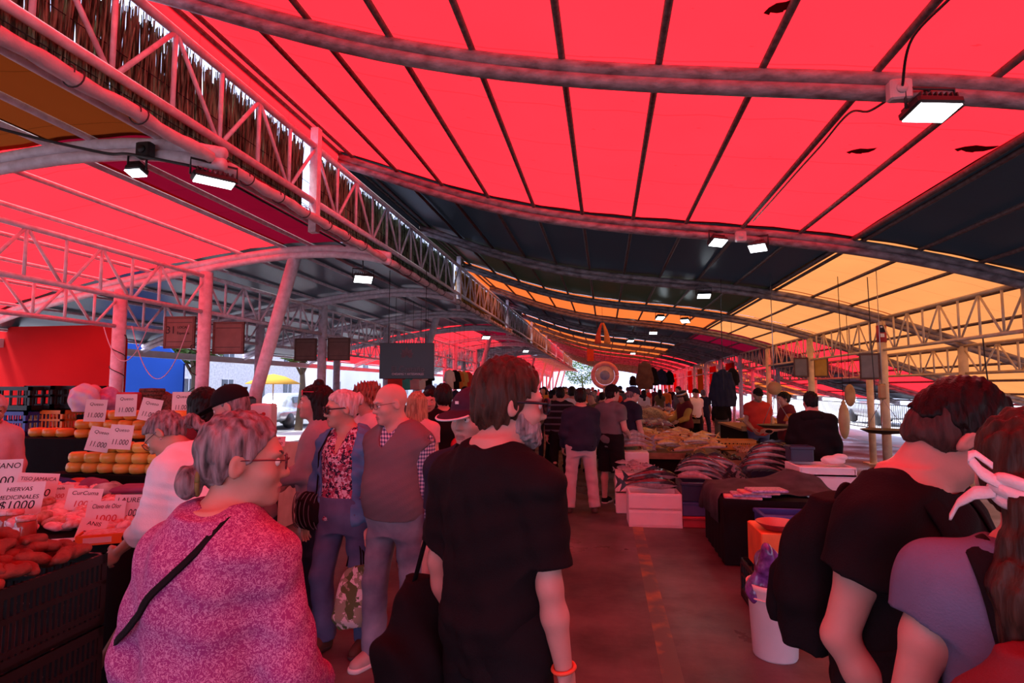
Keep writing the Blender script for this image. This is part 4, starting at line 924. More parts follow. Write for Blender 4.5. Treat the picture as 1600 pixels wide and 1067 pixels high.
# carried bag
BAGM = pattern('leaf_print_bag', 'floral', (.10, .13, .05), (.72, .62, .62), (.30, .28, .20), sc=14, rough=.35)
bg_ = empty('shopping_bag', (pal[0]-.07, pal[1]-.03, 0), math.radians(-20), 'leaf printed plastic shopping bag hanging from the bald man\'s hand', 'bag')
f = Fld((-.22, -.14, .12), (.22, .14, .66), .009); f.loft(np.array((0, 0, .18)), np.eye(3), [(0, .11, .05, 0), (.05, .145, .075, 0), (.2, .14, .07, 0), (.32, .13, .04, 0), (.38, .12, .022, 0)], 0); f.wrinkle(.012, 17, 5); V, F = f.mesh(); quick_mesh('bag_body', V, F, BAGM, bg_)
for sy in (-1, 1):
    o = MB(); o.tube([(-.06, sy*.012, .54), (-.03, sy*.012, pal[2]-.06), (.03, 0, pal[2]-.005), (.055, sy*.012, pal[2]-.08), (.06, sy*.012, .54)], .007, 6, sq=.5); o.build('handle', C_BLK, bg_)
# 6 woman in denim shirt
p = Fig('grey-haired woman in sunglasses, open denim shirt over a floral top, blue jeans', 546, 3.76, face=192, H=1.66, fem=True, gw=1.12, gd=1.15, sh=.16, hyaw=38, hpitch=4, sk=SK1, lod=0, R=((.34, -.12, -1), (.20, .22, -1)), L=((-.22, -.10, -1), (-.05, .10, -1)), rl=((.10, .16, -1), (.0, -.14, -1)), ll=((-.05, -.05, -1), (.0, -.16, -1)))
p.top('floral_top', FLORAL, sleeve=.1, hem=-.05, off=.010, neck=.022, nkdrop=.03, vneck=.10, wr=.003, seed=12)
p.top('denim_shirt', DSHIRT, sleeve=1.6, hem=-.10, off=.024, neck=.014, open_=.13, wr=.006, seed=13, grow_arm=.006)
p.legs(DENIM, flare=.012, off=.014); p.shoes(C_BRN, mat('dark_sole', (.05, .03, .03)), 'boot', tall=.09)
p.hair(H_WHT, grow=.009, line=.086, noise=.004, back=-.06, ear=-.004, nape=.3, extra=lambda f, P, h: f.el(P((0, -.115, .06)), np.array((.048, .04, .045))*h, p.RH, .012)); p.brows(H_GRY)
p.glasses(BLACK, LENS, 'sunglasses', .005, w=.029, hgt=.022)
WD = p
hb_ = empty('handbag', tuple(p.w((.215, .10, 0))), p.root.rotation_euler[2], 'round black netted handbag at the hip of the woman in denim', 'handbag')
f = Fld((-.14, -.10, .72), (.14, .10, 1.05), .008); f.el((0, 0, .87), (.105, .05, .12), None, 0); f.wrinkle(.005, 40, 4); V, F = f.mesh(); quick_mesh('bag_body', V, F, C_BLK, hb_)
o = MB()
for a in np.linspace(-.9, .9, 7): o.tube([(.107*math.sin(a+.25*math.sin(t)), .054*math.cos(a)*max(.15, math.sin(t)), .87+.115*math.cos(t)) for t in np.linspace(.25, 2.9, 14)], .003, 5)
o.build('net', mat('grey_net', (.12, .11, .13)), hb_)
o = MB(); o.tube([(-.06, 0, .97), (-.07, -.0, 1.1), (-.10, .035, 1.24), (-.16, .0, 1.38)], .008, 6, sq=.5); o.build('strap', C_BLK, hb_)
# 7 man with maroon-navy cap
p = Fig('man in a dark cap with pale brim edge looking sideways, dark shirt', 748, 2.55, face=182, H=1.66, gw=1.02, sh=.18, hyaw=22, hpitch=2, sk=SK2, lod=0, hs=1.04)
p.top('shirt', C_NAVY, sleeve=.7, hem=-.1, neck=.012); p.legs(DENIM); p.shoes(C_BLK); CAPN = cloth('plum_cap_cloth', (.05, .025, .05)); p.hair(H_BRN, grow=.006, line=.05, noise=.002, back=-.075, ear=-.05); cp = p.cap(CAPN, C_WHT, low=-.002); p.brows(H_BRN)
o = MB(); o.box(p.hp((0, .107, .075)), (.016, .004, .012), R=p.RH); o.build('cap_badge', C_WHT, p.root)
# 8 woman in white leaning over the herb stall
p = Fig('woman in a white shirt with grey ponytail leaning over the herb stall', 354, 3.0, face=-82, H=1.66, fem=True, gw=1.2, gd=1.2, lean=30, hyaw=-20, hpitch=14, sk=SK3, lod=0, L=((-.16, .15, -.95), (-.0, .75, -.55)), R=((.15, .2, -.9), (-.05, .80, -.45)))
p.top('shirt', WSH, sleeve=1.5, hem=-.06, off=.02, wr=.0025, seed=14, grow_arm=.01)
p.legs(C_MAR); p.shoes(C_BLK)
p.hair(H_GRY, 'pony', grow=.010, line=.085, noise=.004, back=-.06, ear=-.004, nape=.3, extra=lambda f, P, h: (f.rc(P((0, -.10, .0)), P((.02, -.15, -.02)), .028*h, .03*h, .02), f.rc(P((.02, -.15, -.02)), P((.05, -.19, -.16)), .036*h, .012*h, .02)))
p.glasses(BLACK, CLEAR, 'glasses', .002); p.brows(H_GRY)
o = MB(); 
for sx in (-1, 1): o.ell(p.hp((sx*.088, -.005, -.040)), np.array((.006,)*3))
o.build('earring', STEEL, p.root)
p = Fig('woman with very long dark hair seen from behind, at the herb stall columns', 322, 3.75, face=-55, H=1.66, fem=True, sk=SK1, lod=1)
p.top('blouse', C_MAR, sleeve=1.9); p.legs(DENIM); p.shoes(C_BLK); p.hair(H_BLK, 'long', grow=.018, line=.08)
p = Fig('man in a black cap bending toward the stall, beside the leaning column', 402, 3.5, face=-105, H=1.70, lean=8, hpitch=12, sk=SK2, lod=1)
p.top('shirt', C_GRY, sleeve=.7, wr=.004); p.legs(C_NAVY); p.shoes(C_BLK); p.hair(H_GRY, grow=.005, line=.05, noise=.002); p.cap(C_BLK, brim=.085)
p = Fig('young woman in mauve with sunglasses pushed up on her dark hair', 500, 4.25, face=-112, H=1.68, fem=True, hyaw=-6, hpitch=-2, sk=SK2, lod=1, L=((-.1, .35, -.9), (0, .9, -.2)), R=((.15, .1, -1), (0, .8, -.4)))
p.top('blouse', C_MAUVE, sleeve=1.9, hem=-.12, loose=.02, wr=.006); p.legs(C_NAVY); p.shoes(C_BLK); p.hair(H_BLK, 'long', grow=.02, line=.075, extra=lambda f, P, h: f.el(P((0, -.03, .15)), np.array((.04, .04, .035))*h, None, .01)); p.brows(H_BLK)
p.glasses(mat('red_sunglass_frame', (.6, .04, .08), .3), LENS, 'sunglasses', .004, up=.075, fw=-.02)
p = Fig('woman in a pink top with reddish curls behind the couple', 577, 4.9, face=-140, H=1.70, fem=True, hyaw=10, sk=SK2, lod=1)
p.top('top', C_PINK, sleeve=.5); p.legs(DENIM); p.shoes(C_WHT); p.hair(hairm('auburn_hair', (.35, .13, .09), (.12, .04, .03)), grow=.022, noise=.012, extra=lambda f, P, h: f.el(P((0, -.08, .10)), np.array((.06, .055, .05))*h, None, .02)); p.brows(H_BRN)
p = Fig('woman with straight blond hair in a pale top, seen from behind', 652, 5.4, face=-10, H=1.62, fem=True, sk=SK2, lod=1)
p.top('top', C_PINK, sleeve=.5); p.legs(DENIM); p.shoes(C_WHT); p.hair(H_BLD, 'long', grow=.016)
p = Fig('dark-haired person in black with a red shoulder bag', 694, 5.7, face=-25, H=1.70, fem=True, sk=SK1, lod=1)
p.top('jacket', C_BLK, sleeve=1.9, wr=.006); p.legs(C_BLK); p.shoes(C_BLK); p.hair(H_BLK, grow=.02)
rb = empty('handbag', tuple(p.w((.20, -.12, 0))), p.root.rotation_euler[2], 'red shoulder bag hanging on the back of the person in black', 'handbag')
f = Fld((-.18, -.1, .95), (.18, .1, 1.25), .01); f.el((0, 0, 1.1), (.15, .05, .10), None, 0); V, F = f.mesh(); quick_mesh('bag_body', V, F, mat('red_leather', (.6, .05, .07), .4), rb)
o = MB(); o.tube([(-.1, 0, 1.17), (-.1, .05, 1.35), (-.06, .08, 1.44)], .009, 6); o.build('strap', mat('red_leather', (.6, .05, .07), .4), rb)
p = Fig('dark-haired woman with a pale face watching between the caps', 672, 6.1, face=165, H=1.64, fem=True, sk=SK2, lod=2)
p.top('jacket', C_GREEN, sleeve=1.9); p.legs(C_BLK); p.shoes(C_BLK); p.hair(H_BLK, 'long', grow=.016); p.brows(H_BLK)
# ------------------------------------------------------------------ stalls, goods and signs
PAPER = mat('price_paper', (.80, .76, .78), .8, var=.04); INK = mat('black_ink', (.015, .012, .015), .7); INKR = mat('red_ink', (.55, .05, .05), .7)
ROPE = mat('pale_rope', (.55, .42, .42), .9)
def price_card(loc, rz, lines, label, w=.2, h=.15, tilt=-.25, roll=0, sizes=None, inks=None, shear=.12):
    r_ = empty('price_card', loc, rz, label, 'price sign'); Rm = (Matrix.Rotation(tilt, 3, 'X') @ Matrix.Rotation(roll, 3, 'Y')); R = np.array(Rm)
    o = MB(); o.box(R @ np.array((0, 0, h/2)), (w, .003, h), R=R); o.build('card', PAPER, r_)
    n = len(lines)
    for i, t in enumerate(lines):
        zz = h*(.78-.5*i/(max(1, n-1)) if n > 1 else .5); sz = (sizes or [h*.26, h*.40, h*.3])[i]
        e = (Rm @ Matrix.Rotation(math.pi/2, 3, 'X')).to_euler()
        text('lettering', t, sz, (inks or [INK]*5)[i], r_, tuple(R @ np.array((0, -.0025, zz))), e, shear, .0006, sx=min(1.0, w*.92/max(.01, len(t)*sz*.56)))
    return r_
def crate(loc, d, m, label, rz=0, name='crate', group=None, slats=9, rows=2, solid=False):
    o = MB(); w, l, h = d; t = .014
    o.box((0, 0, t/2), (w, l, t))
    for sx in (-1, 1):
        for sy in (-1, 1): o.box((sx*(w/2-t), sy*(l/2-t), h/2), (t*2, t*2, h))
    for (zz, hh) in [(h-.02, .04)]+[(h*(j+.5)/(rows+.5), .022) for j in range(rows)]+[(.02, .04)]:
        for sy in (-1, 1): o.box((0, sy*(l/2-t/2), zz), (w, t, hh))
        for sx in (-1, 1): o.box((sx*(w/2-t/2), 0, zz), (t, l, hh))
    if solid:
        for sy in (-1, 1): o.box((0, sy*(l/2-t*.8), h/2), (w-.01, t*.5, h-.01))
        for sx in (-1, 1): o.box((sx*(w/2-t*.8), 0, h/2), (t*.5, l-.01, h-.01))
    for k in range(slats):
        x = -w/2+w*(k+.5)/slats; y = -l/2+l*(k+.5)/slats
        for sy in (-1, 1): o.box((x, sy*(l/2-t/2), h/2), (.012, t*.8, h))
        for sx in (-1, 1): o.box((sx*(w/2-t/2), y, h/2), (t*.8, .012, h))
    o = o.build(name, m); o.location = loc; o.rotation_euler = (0, 0, rz); return tag(o, label, 'crate', group)
def cloth_box(c, d, m, name, label, cat='table', drop=True, wave=.02):
    """a table hidden by a cloth hanging to the floor"""
    w, l, h = d; o = MB(); n = 72; per = []
    for i in range(n):
        t = 4*i/n; s_ = int(t); u = t-s_; q = [(-w/2+w*u, -l/2), (w/2, -l/2+l*u), (w/2-w*u, l/2), (-w/2, l/2-l*u)][s_]; per.append(q)
    rows = []
    for z, gsc in ((h, .985), (h-.015, 1.0), (h*.6, 1.0), (h*.3, 1.0), (.01, 1.0)):
        f_ = (1-z/h)*wave
        rows.append([(x*gsc*(1+f_*math.sin(i*1.9)), y*gsc*(1+f_*math.sin(i*1.9+1)), z) for i, (x, y) in enumerate(per)]+[None])
        rows[-1][-1] = rows[-1][0]
    o.grid(rows); o.add([(x*.985, y*.985, h) for x, y in per], [list(range(n))], 0, False)
    o = o.build(name, m); o.location = c; return tag(o, label, cat)
BLKC = cloth('black_table_cloth', (.010, .008, .010)); GRYC = cloth('charcoal_sheet_cloth', (.085, .075, .085), .2)
# --- left: crate stack of lumpy tubers
CRB = mat('black_crate_plastic', (.013, .011, .013), .4)
for j, z in enumerate((0, .31, .62)):
    crate((-2.60, 2.0, z), (.86, .56, .30), CRB, ('lowest', 'middle', 'topmost')[j]+' black slatted crate of the stack holding the reddish tubers', rz=.05, slats=22, rows=2)
TUB = mat('reddish_tuber_skin', (.27, .085, .055), .75, var=.25, vs=22, bump=.5, bs=60, col2=(.14, .04, .03))
def lumpy(seed, L=.105, r=.021):
    g = np.random.default_rng(seed); f = Fld((-L*.7, -.09, -.08), (L*.7, .09, .08), .006); p = np.array((-L/2, 0, 0)); d = np.array((1, .1, 0.))
    for i in range(4):
        q = p+nrm(d+g.normal(0, .35, 3)*(1, 1, .4))*L/4; f.rc(p, q, r*g.uniform(.75, 1.1), r*g.uniform(.7, 1.05), .02); p = q
    f.rc((0, 0, 0), g.normal(0, .035, 3)*(1, 1, .4), r*.8, r*.5, .02); return f.mesh()
TP = [quick_mesh('tuber', *lumpy(i), TUB, None) for i in range(6)]
g = np.random.default_rng(3); n = 0
for lay, (z, cnt) in enumerate(((.94, 60), (.972, 52), (1.0, 40), (1.028, 26), (1.05, 14))):
    for i in range(cnt):
        sp = 1-.2*lay
        o = TP[n] if n < 6 else TP[g.integers(6)].copy()
        if n >= 6: COL.objects.link(o)
        o.location = (-2.60+g.uniform(-.40, .40)*sp, 2.0+g.uniform(-.25, .25)*sp, z+g.normal(0, .008)); o.rotation_euler = (g.uniform(-.4, .4), g.uniform(-.25, .25), g.uniform(0, 6.3))
        tag(o, 'reddish lumpy tuber in the heap on the black slatted crates', 'tuber', 'tubers heaped on the black crates'); n += 1
# --- left: herb table
cloth_box((-3.6, 3.6, 0), (2.0, 1.5, .80), BLKC, 'herb_table', 'long herb table under a black cloth, packed with sachets and price cards')
o = MB(); o.tube([(-2.72, 2.72, .02), (-2.42, 2.82, .62)], .022, 4); o.tube([(-2.75, 2.7, .03), (-2.95, 2.72, .05)], .02, 4)
tag(o.build('trestle_leg', mat('reddish_wood', (.32, .15, .11), .7, var=.2)), 'slanting wooden trestle prop under the herb table', 'trestle')
HERB = [mat('herb_'+n_, c, .18, var=.35, vs=40, coat=.6, col2=c2, bump=.5, bs=30) for n_, c, c2 in (('red', (.62, .16, .14), (.8, .5, .5)), ('pink', (.72, .38, .40), (.85, .7, .72)), ('brown', (.34, .15, .09), (.62, .42, .36)), ('rose', (.66, .24, .30), (.88, .66, .7)))]
def sachet(seed, m):
    g_ = np.random.default_rng(seed); f = Fld((-.1, -.08, -.02), (.1, .08, .05), .006); f.el((0, 0, .016), (.075, .052, .020), None, 0)
    for i in range(5): f.el((g_.uniform(-.05, .05), g_.uniform(-.03, .03), .02), (.03, .025, .016), None, .012)
    f.wrinkle(.003, 70, seed); f.plane((0, 0, 0), (0, 0, -1)); V, F = f.mesh(); return quick_mesh('herb_sachet', V, F, m, None)
SP = [sachet(i, HERB[i % 4]) for i in range(8)]; used = set(); g = np.random.default_rng(12)
for i in range(150):
    a, b_ = i // 15, i % 15; x = -4.5+1.84*(b_+.5)/15+g.normal(0, .02); y = 2.95+1.0*(a+.5)/10+g.normal(0, .02)
    j = int(g.integers(8)); o = SP[j] if j not in used else SP[j].copy()
    if j in used: COL.objects.link(o)
    used.add(j); o.location = (x, y, .803+.05*(a/10)+g.uniform(0, .03)); o.rotation_euler = (g.uniform(-.25, .4), g.uniform(-.25, .25), g.uniform(0, 6.3)); o.scale = (1, 1, g.uniform(1, 1.7))
    tag(o, 'shiny plastic sachet of '+('red', 'pinkish', 'brown', 'rose')[j % 4]+' herbs spread on the herb table', 'sachet', ('red', 'pinkish', 'brown', 'rose')[j % 4]+' herb sachets')
def on(u, Y, z): 
    b_ = math.radians(bear(u)); return (Y*math.tan(b_), Y, z)
price_card(on(8, 3.5, .93), .5, ['PLATANO', '1.000'], 'price card reading 1.000 at the outer end of the herb table', .27, .21, -.15)
price_card(on(38, 3.12, .86), .45, ['HIERVAS', 'MEDICINALES', '$1000'], 'price card for medicinal herbs at 1000', .27, .20, -.3, sizes=[.036, .036, .075])
price_card(on(66, 3.35, .90), .75, ['TISO JAMAICA', '1.000'], 'tilted price card for jamaica at 1.000', .22, .18, -.25, .12, sizes=[.034, .07])
price_card(on(100, 3.5, .87), .5, ['Canela', '1000'], 'price card for canela in the middle of the herb table', .18, .11, -.4, inks=[INK, INKR])
price_card(on(140, 3.3, .86), .6, ['CurCuma', '1000'], 'price card for curcuma with orange figures', .19, .14, -.35, .1, inks=[INK, INKR])
price_card(on(176, 3.0, .85), .75, ['Clavo de Olor', '1000'], 'price card for clavo de olor behind the orange tray', .19, .14, -.3, .08, inks=[INK, INKR])
price_card(on(212, 3.1, .86), .8, ['LAUREL', '$1.000'], 'price card for laurel under the hand of the woman in white', .16, .15, -.2, .1)
price_card(on(152, 2.86, .80), .8, ['ANIS', 'Estrella'], 'small slanted card for anis at the front edge of the table', .13, .12, -.35, .3)
ORANGE = mat('orange_card', (.85, .20, .03), .45, var=.08)
tr = empty('goods_tray', on(190, 2.90, .80), .55, 'orange cardboard tray with a white label on the table corner', 'tray')
o = MB(); o.box((0, 0, .006), (.30, .17, .012)); 
for sx in (-1, 1): o.box((sx*.148, 0, .027), (.006, .17, .054))
for sy in (-1, 1): o.box((0, sy*.083, .027), (.30, .006, .054))
o.build('tray_body', ORANGE, tr); o = MB(); o.box((-.05, -.088, .026), (.13, .003, .030)); o.build('label_strip', PAPER, tr); o = MB(); o.tube([(.09+.024*math.cos(t), -.089, .026+.022*math.sin(t)) for t in np.linspace(0, 5.4, 16)], .005, 6); o.build('ring_mark', INK, tr)
o = MB(); o.box((0, 0, .045), (.27, .14, .02), bev=.008); o.build('wrapped_goods', HERB[0], tr)
o = MB(); o.box((0, 0, .04), (.13, .01, .08), R=rot(rx=-.3)); o = o.build('blank_card', PAPER); o.location = on(118, 2.84, .735); o.rotation_euler = (0, 0, .5); tag(o, 'blank white card hanging at the table front edge', 'card')
JAR = mat('amber_jar', (.35, .08, .05), .1, coat=.5)
for i, (u_, y_) in enumerate(((8, 2.96), (24, 2.98), (38, 3.0), (57, 2.87))):
    r_ = empty('spice_jar', on(u_, y_, .80), 0, ('outermost', 'second', 'third', 'last, front-row')[i]+' spice jar on the near edge of the herb table', 'jar')
    o = MB(); o.lathe([(0, 0), (.05, 0), (.052, .01), (.052, .085), (.04, .1)], n=18); o.build('jar_body', JAR, r_); o = MB(); o.lathe([(.047, .097), (.049, .1), (.049, .122), (0, .124)], n=18); o.build('lid', WHITEP if i < 2 else HERB[0], r_)
    o = MB(); o.box((.0, -.053, .05), (.045, .004, .035)); o.build('label_strip', PAPER, r_)
# blue cloth bundles and pink wrapped goods behind the herbs
def bundle(loc, r, m, label, seed, name='cloth_bundle', cat='bundle', rz=0):
    r = np.array(r); f = Fld(-r*1.4, r*1.4, max(.008, r.max()/18)); f.el((0, 0, 0), r, None, 0); gg = np.random.default_rng(seed)
    for i in range(6): f.el(gg.normal(0, .45, 3)*r, r*gg.uniform(.35, .6), None, r.min()*.25)
    f.wrinkle(r.min()*.10, 2.2/r.min(), seed); f.plane((0, 0, -r[2]*.75), (0, 0, -1)); V, F = f.mesh(); V = V+np.array((0, 0, r[2]*.75)); o = quick_mesh(name, V, F, m, None); o.location = loc; o.rotation_euler = (0, 0, rz); return tag(o, label, cat)
BLUEC = cloth('deep_blue_cloth', (.04, .07, .30)); PURC = cloth('plum_cloth', (.30, .10, .22)); SILV = mat('shiny_film', (.62, .5, .58), .2, coat=.5, var=.3, vs=20)
bundle(on(62, 3.95, .80), (.30, .14, .06), BLUEC, 'folded deep blue cloth behind the herb sachets', 1)
bundle(on(105, 4.1, .80), (.22, .12, .07), BLUEC, 'second deep blue cloth, next to the cheese stand', 2)
bundle(on(88, 3.9, .80), (.10, .08, .08), HERB[3], 'rose wrapped parcel on the blue cloth', 3)
bundle(on(158, 4.0, .80), (.13, .10, .08), PURC, 'plum knitted bundle below the cheese', 4)
bundle(on(136, 4.15, .80), (.10, .08, .07), mat('red_yarn', (.6, .08, .06), .8), 'red and gold trimmed bundle below the cheese', 5)
bundle(on(182, 3.75, .80), (.12, .09, .09), cloth('zebra_cloth', (.03, .02, .03), c2=(.7, .65, .68)), 'black and white patterned bundle on the herb table', 6)
for j in range(4):
    o = MB(); o.box((0, 0, 0), (.30, .24, .035), bev=.014); o = o.build('folded_garment', [PURC, C_GRY, C_RED, C_PINK][3-j]); o.location = on(228, 3.75, .82+.036*j); o.rotation_euler = (0, 0, .1*j)
    tag(o, ('lowest pink', 'second red', 'third grey', 'topmost plum')[j]+' folded garment of the pile beside the woman in white', 'garment')
# cheese stand: stepped, black cloth
o = MB(); o.box((-4.27, 4.62, .45), (1.15, .42, .9)); o.box((-4.85, 5.05, .58), (1.9, .45, 1.16)); tag(o.build('cheese_stand', BLKC), 'stepped black stand carrying two tiers of cheese', 'stand')
CHE = mat('yellow_cheese', (.85, .50, .09), .32, var=.10, vs=8, coat=.25); CHO = mat('orange_cheese', (.85, .33, .05), .32, var=.10, vs=8, coat=.25)
o = MB(); o.lathe([(0, 0), (.055, 0), (.072, .014), (.078, .044), (.072, .074), (.055, .088), (0, .089)], n=24); ch = o.build('cheese_round', CHE); cho = None; first = True
def cheese(x, y, z, m, label, group):
    global first
    c = ch if first else ch.copy()
    if not first: COL.objects.link(c)
    first = False
    if m is not CHE:
        c.data = c.data.copy() if 'cho_' not in MATS else MATS['cho_']; MATS['cho_'] = c.data; c.data.materials[0] = m
    c.location = (x, y, z); c.rotation_euler = (0, 0, rng.uniform(0, 6)); return tag(c, label, 'cheese', group)
for i in range(6):
    for l in range(2): cheese(-4.66+.158*i+.02*l, 4.52, .902+.09*l, CHE, 'yellow cheese wheel in the lower front rows of the black stand', 'lower tier cheeses')
for i in range(4): cheese(-4.34+.158*i, 4.54, 1.083, CHE, 'yellow cheese wheel lying on top of the lower front rows', 'top of lower tier cheeses')
for i in range(8):
    for l in range(2): cheese(-5.02+.158*i, 4.93, 1.162+.09*l, CHO, 'orange cheese wheel on the upper step of the black stand', 'upper tier cheeses')
for i in range(6): cheese(-4.85+.17*i, 4.95, 1.343, CHO, 'orange cheese wheel lying on top of the upper rows', 'top of upper tier cheeses')
for i in range(4): cheese(-5.62+.158*i, 5.0, 1.162, CHO, 'orange cheese wheel set apart at the crate end of the stand', 'cheeses beside the crates') if i < 3 else None
for i, (u_, y_, z_, lb) in enumerate(((152, 4.78, 1.33, 'price card on the upper cheeses nearest the crates'), (200, 4.82, 1.38, 'price card standing in the middle of the upper cheeses'), (234, 4.82, 1.34, 'slanted price card on the upper cheeses near the woman in white'), (157, 4.40, 1.10, 'long price card leaning over the lower cheeses, crate side'), (192, 4.42, 1.12, 'long price card leaning over the lower cheeses, aisle side'), (287, 5.0, 1.40, 'price card in front of the inner side column'))):
    price_card(on(u_, y_, z_), .6, ['Queso', '11.000'], lb, .17, .21, -.15, (.05, .0, .2, .2, .1, 0)[i], sizes=[.04, .065])
# crates beside the red wall
CBL = mat('blue_crate_plastic', (.04, .07, .42), .4); COR = mat('orange_crate_plastic', (.85, .25, .04), .4)
crate(on(42, 5.35, .86), (.50, .4, .27), CRB, 'black crate with orange goods, lowest of the crate wall', slats=7)
crate(on(90, 5.5, .86), (.52, .4, .27), CRB, 'black crate behind the cheese stand, lowest beside the first', slats=7)
crate(on(48, 5.35, 1.13), (.42, .4, .27), CBL, 'blue crate in the middle row by the red wall', slats=7)
crate(on(98, 5.5, 1.15), (.50, .4, .26), COR, 'orange slatted crate in the middle row by the red wall', slats=11)
crate(on(52, 5.35, 1.40), (.40, .38, .26), CRB, 'black crate on top of the blue crate', slats=4)
crate(on(88, 5.5, 1.41), (.36, .38, .26), CRB, 'black crate on top of the orange crate', slats=4)
crate(on(128, 5.6, 1.41), (.30, .38, .26), CRB, 'small black crate on the end of the top row', slats=4)
crate(on(66, 5.7, 0), (1.0, .5, .86), CRB, 'tall black crate base under the crate wall', slats=12)
bundle(on(50, 5.2, .88), (.14, .1, .1), CHO, 'orange wrapped goods showing through the lowest black crate', 8, 'wrapped_parcel', 'parcel')
bundle(on(135, 5.25, 1.40), (.16, .10, .17), mat('lilac_printed_bag', (.55, .38, .62), .35, col2=(.8, .5, .45), vs=12), 'lilac printed sack behind the near column', 9, 'printed_sack', 'sack')
bundle(on(172, 5.4, 1.40), (.15, .10, .15), mat('pink_printed_bag', (.65, .35, .55), .35, col2=(.3, .1, .3), vs=14), 'pink and purple printed sack beside the near column', 10, 'printed_sack', 'sack')
o = MB(); o.box((0, 0, .12), (.34, .25, .24), bev=.02); o.box((.05, -.128, .15), (.09, .006, .03)); o = o.build('red_box', mat('dark_red_card', (.45, .06, .09), .5)); o.location = on(203, 5.5, 1.36); tag(o, 'dark red box behind the cheese price cards', 'box')
o = MB(); o.box((-4.75, 5.65, .68), (1.7, .5, 1.36)); tag(o.build('back_counter', BLKC), 'tall dark counter behind the cheese stand', 'counter')
WICK = mat('dark_wicker', (.22, .10, .07), .8, vs=60, col2=(.06, .03, .02), bump=1, bs=60)
o = MB()
for j in range(7): o.lathe([(.13+.004*(j % 2), .04*j), (.137-.004*(j % 2), .04*j+.02), (.13+.004*(j % 2), .04*j+.04)], n=26, sx=1, sy=.8)
o.lathe([(0, .0), (.13, .0)], n=26, sy=.8); o.lathe([(.13, .28), (0, .285)], n=26, sy=.8); o = o.build('wicker_hamper', WICK); o.location = on(240, 5.6, 1.36); tag(o, 'dark brown wicker hamper in front of the blue sheet', 'basket')
for i, u_ in enumerate((256, 272, 288)):
    bundle(on(u_, 5.7, 1.36), (.13, .12, .13), WICK, ('nearest', 'middle', 'last')[i]+' dark brown dried bundle between the hamper and the column', 20+i, 'dried_bundle')
# figure at the very left
p = Fig('stall keeper in a pink hood at the crate end of the herb table', -8, 4.7, face=120, H=1.62, fem=True, hpitch=20, sk=SK3, lod=1)
p.top('jacket', C_PINK, sleeve=1.9); p.legs(C_BLK); p.shoes(C_BLK); p.hair(C_PINK, grow=.022, line=.06, noise=.001, back=-.1); p.brows(H_BLK)
# red wall, blue sheet and the street on the left
def slab(poly, y, th, m, name, label, cat, parent=None):
    o = MB(); o.prism(poly, 0, th, R=rot(rx=math.pi/2), c=(0, y, 0)); return tag(o.build(name, m), label, cat)
def rounded(x0, x1, z0, z1, r):
    return [(x0, z0), (x1, z0)]+[(x1-r+r*math.cos(t), z1-r+r*math.sin(t)) for t in np.linspace(0, math.pi/2, 8)]+[(x0, z1)]
slab(rounded(-14, -7.35, 0, 2.62, .28), 7.9, .12, mat('red_wall_paint', (.5, .012, .014), .8, spec=.05, var=.06, vs=1.2), 'red_partition', 'tall plain red panel with a rounded corner behind the crates', 'panel')
slab([(-11.3, 0), (-9.62, 0), (-9.62, 2.2), (-10.3, 2.83), (-11.15, 2.9)], 12.0, .05, T_BLUE, 'blue_sheet', 'blue sheet with a cut corner hanging beyond the first column', 'sheet')
# street: white building, windows, cars, trees
BW = mat('white_render', (.88, .88, .9), .8, var=.04, vs=.6); GLZ = mat('window_dark', (.08, .1, .12), .15); ASPH = mat('asphalt', (.16, .16, .17), .8)
o = MB(); o.grid([[(x, y, -.02) for y in (-30, 30, 120)] for x in (-26, -12)], smooth=False); struct(o.build('road', ASPH), 'street running along the hall')
def building(x, y0, y1, h, label, m=BW, nwin=6):
    r_ = empty('building', (x, (y0+y1)/2, 0), 0, label, 'building'); L_ = y1-y0
    o = MB(); o.box((-2, 0, h/2), (4, L_, h)); o.box((-1.9, 0, h+.1), (4.3, L_+.2, .25)); o.build('wall', m, r_)
    for fl in range(int(h//2.8)):
        for k in range(nwin):
            yy = -L_/2+L_*(k+.5)/nwin; zz = 1.5+2.8*fl
            o = MB(); o.box((.03, yy, zz), (.06, 1.2, 1.5)); w_ = o.build('window', GLZ, r_)
            o = MB(); o.box((.06, yy, zz), (.05, .06, 1.5)); o.box((.06, yy, zz+.76), (.06, 1.32, .06)); o.box((.06, yy, zz-.76), (.08, 1.32, .06)); o.build('frame', WHITEP, w_)
    return r_
building(-26, -6, 22, 6, 'long white building across the street seen past the herb stall'); building(-27, 24, 48, 7.5, 'taller white building farther along the street', mat('cream_render', (.74, .72, .68), .8)); building(-26, 50, 90, 6, 'white building at the far end of the street')
def car(x, y, rz, m, label):
    r_ = empty('car', (x, y, 0), rz, label, 'car')
    f = Fld((-2.2, -.95, .15), (2.2, .95, 1.5), .05); f.loft(np.array((0, 0, .55)), rot(ry=math.pi/2), [(-2.05, .16, .78, 0), (-1.9, .28, .84, 0), (0, .30, .88, 0), (1.9, .27, .84, 0), (2.05, .15, .76, 0)], 0, ex=4)
    f.loft(np.array((0, 0, .8)), np.eye(3), [(0, 1.45, .80, 0), (.3, 1.2, .76, 0), (.55, .95, .66, 0), (.62, .8, .58, 0)], .05, ex=4); V, F = f.mesh(); quick_mesh('body', V, F, m, r_)
    for sy in (-1, 1): o = MB(); o.box((-.0, sy*.735, 1.14), (1.7, .05, .26), R=rot(rx=sy*.3)); o.build('side_window', GLZ, r_)
    for sx in (-1.3, 1.3):
        for sy in (-1, 1): o = MB(); o.lathe([(.0, -.1), (.3, -.1), (.32, 0), (.3, .1), (0, .1)], (sx, sy*.78, .32), 16, R=rot(rx=math.pi/2)); o.build('wheel', BLACK, r_)
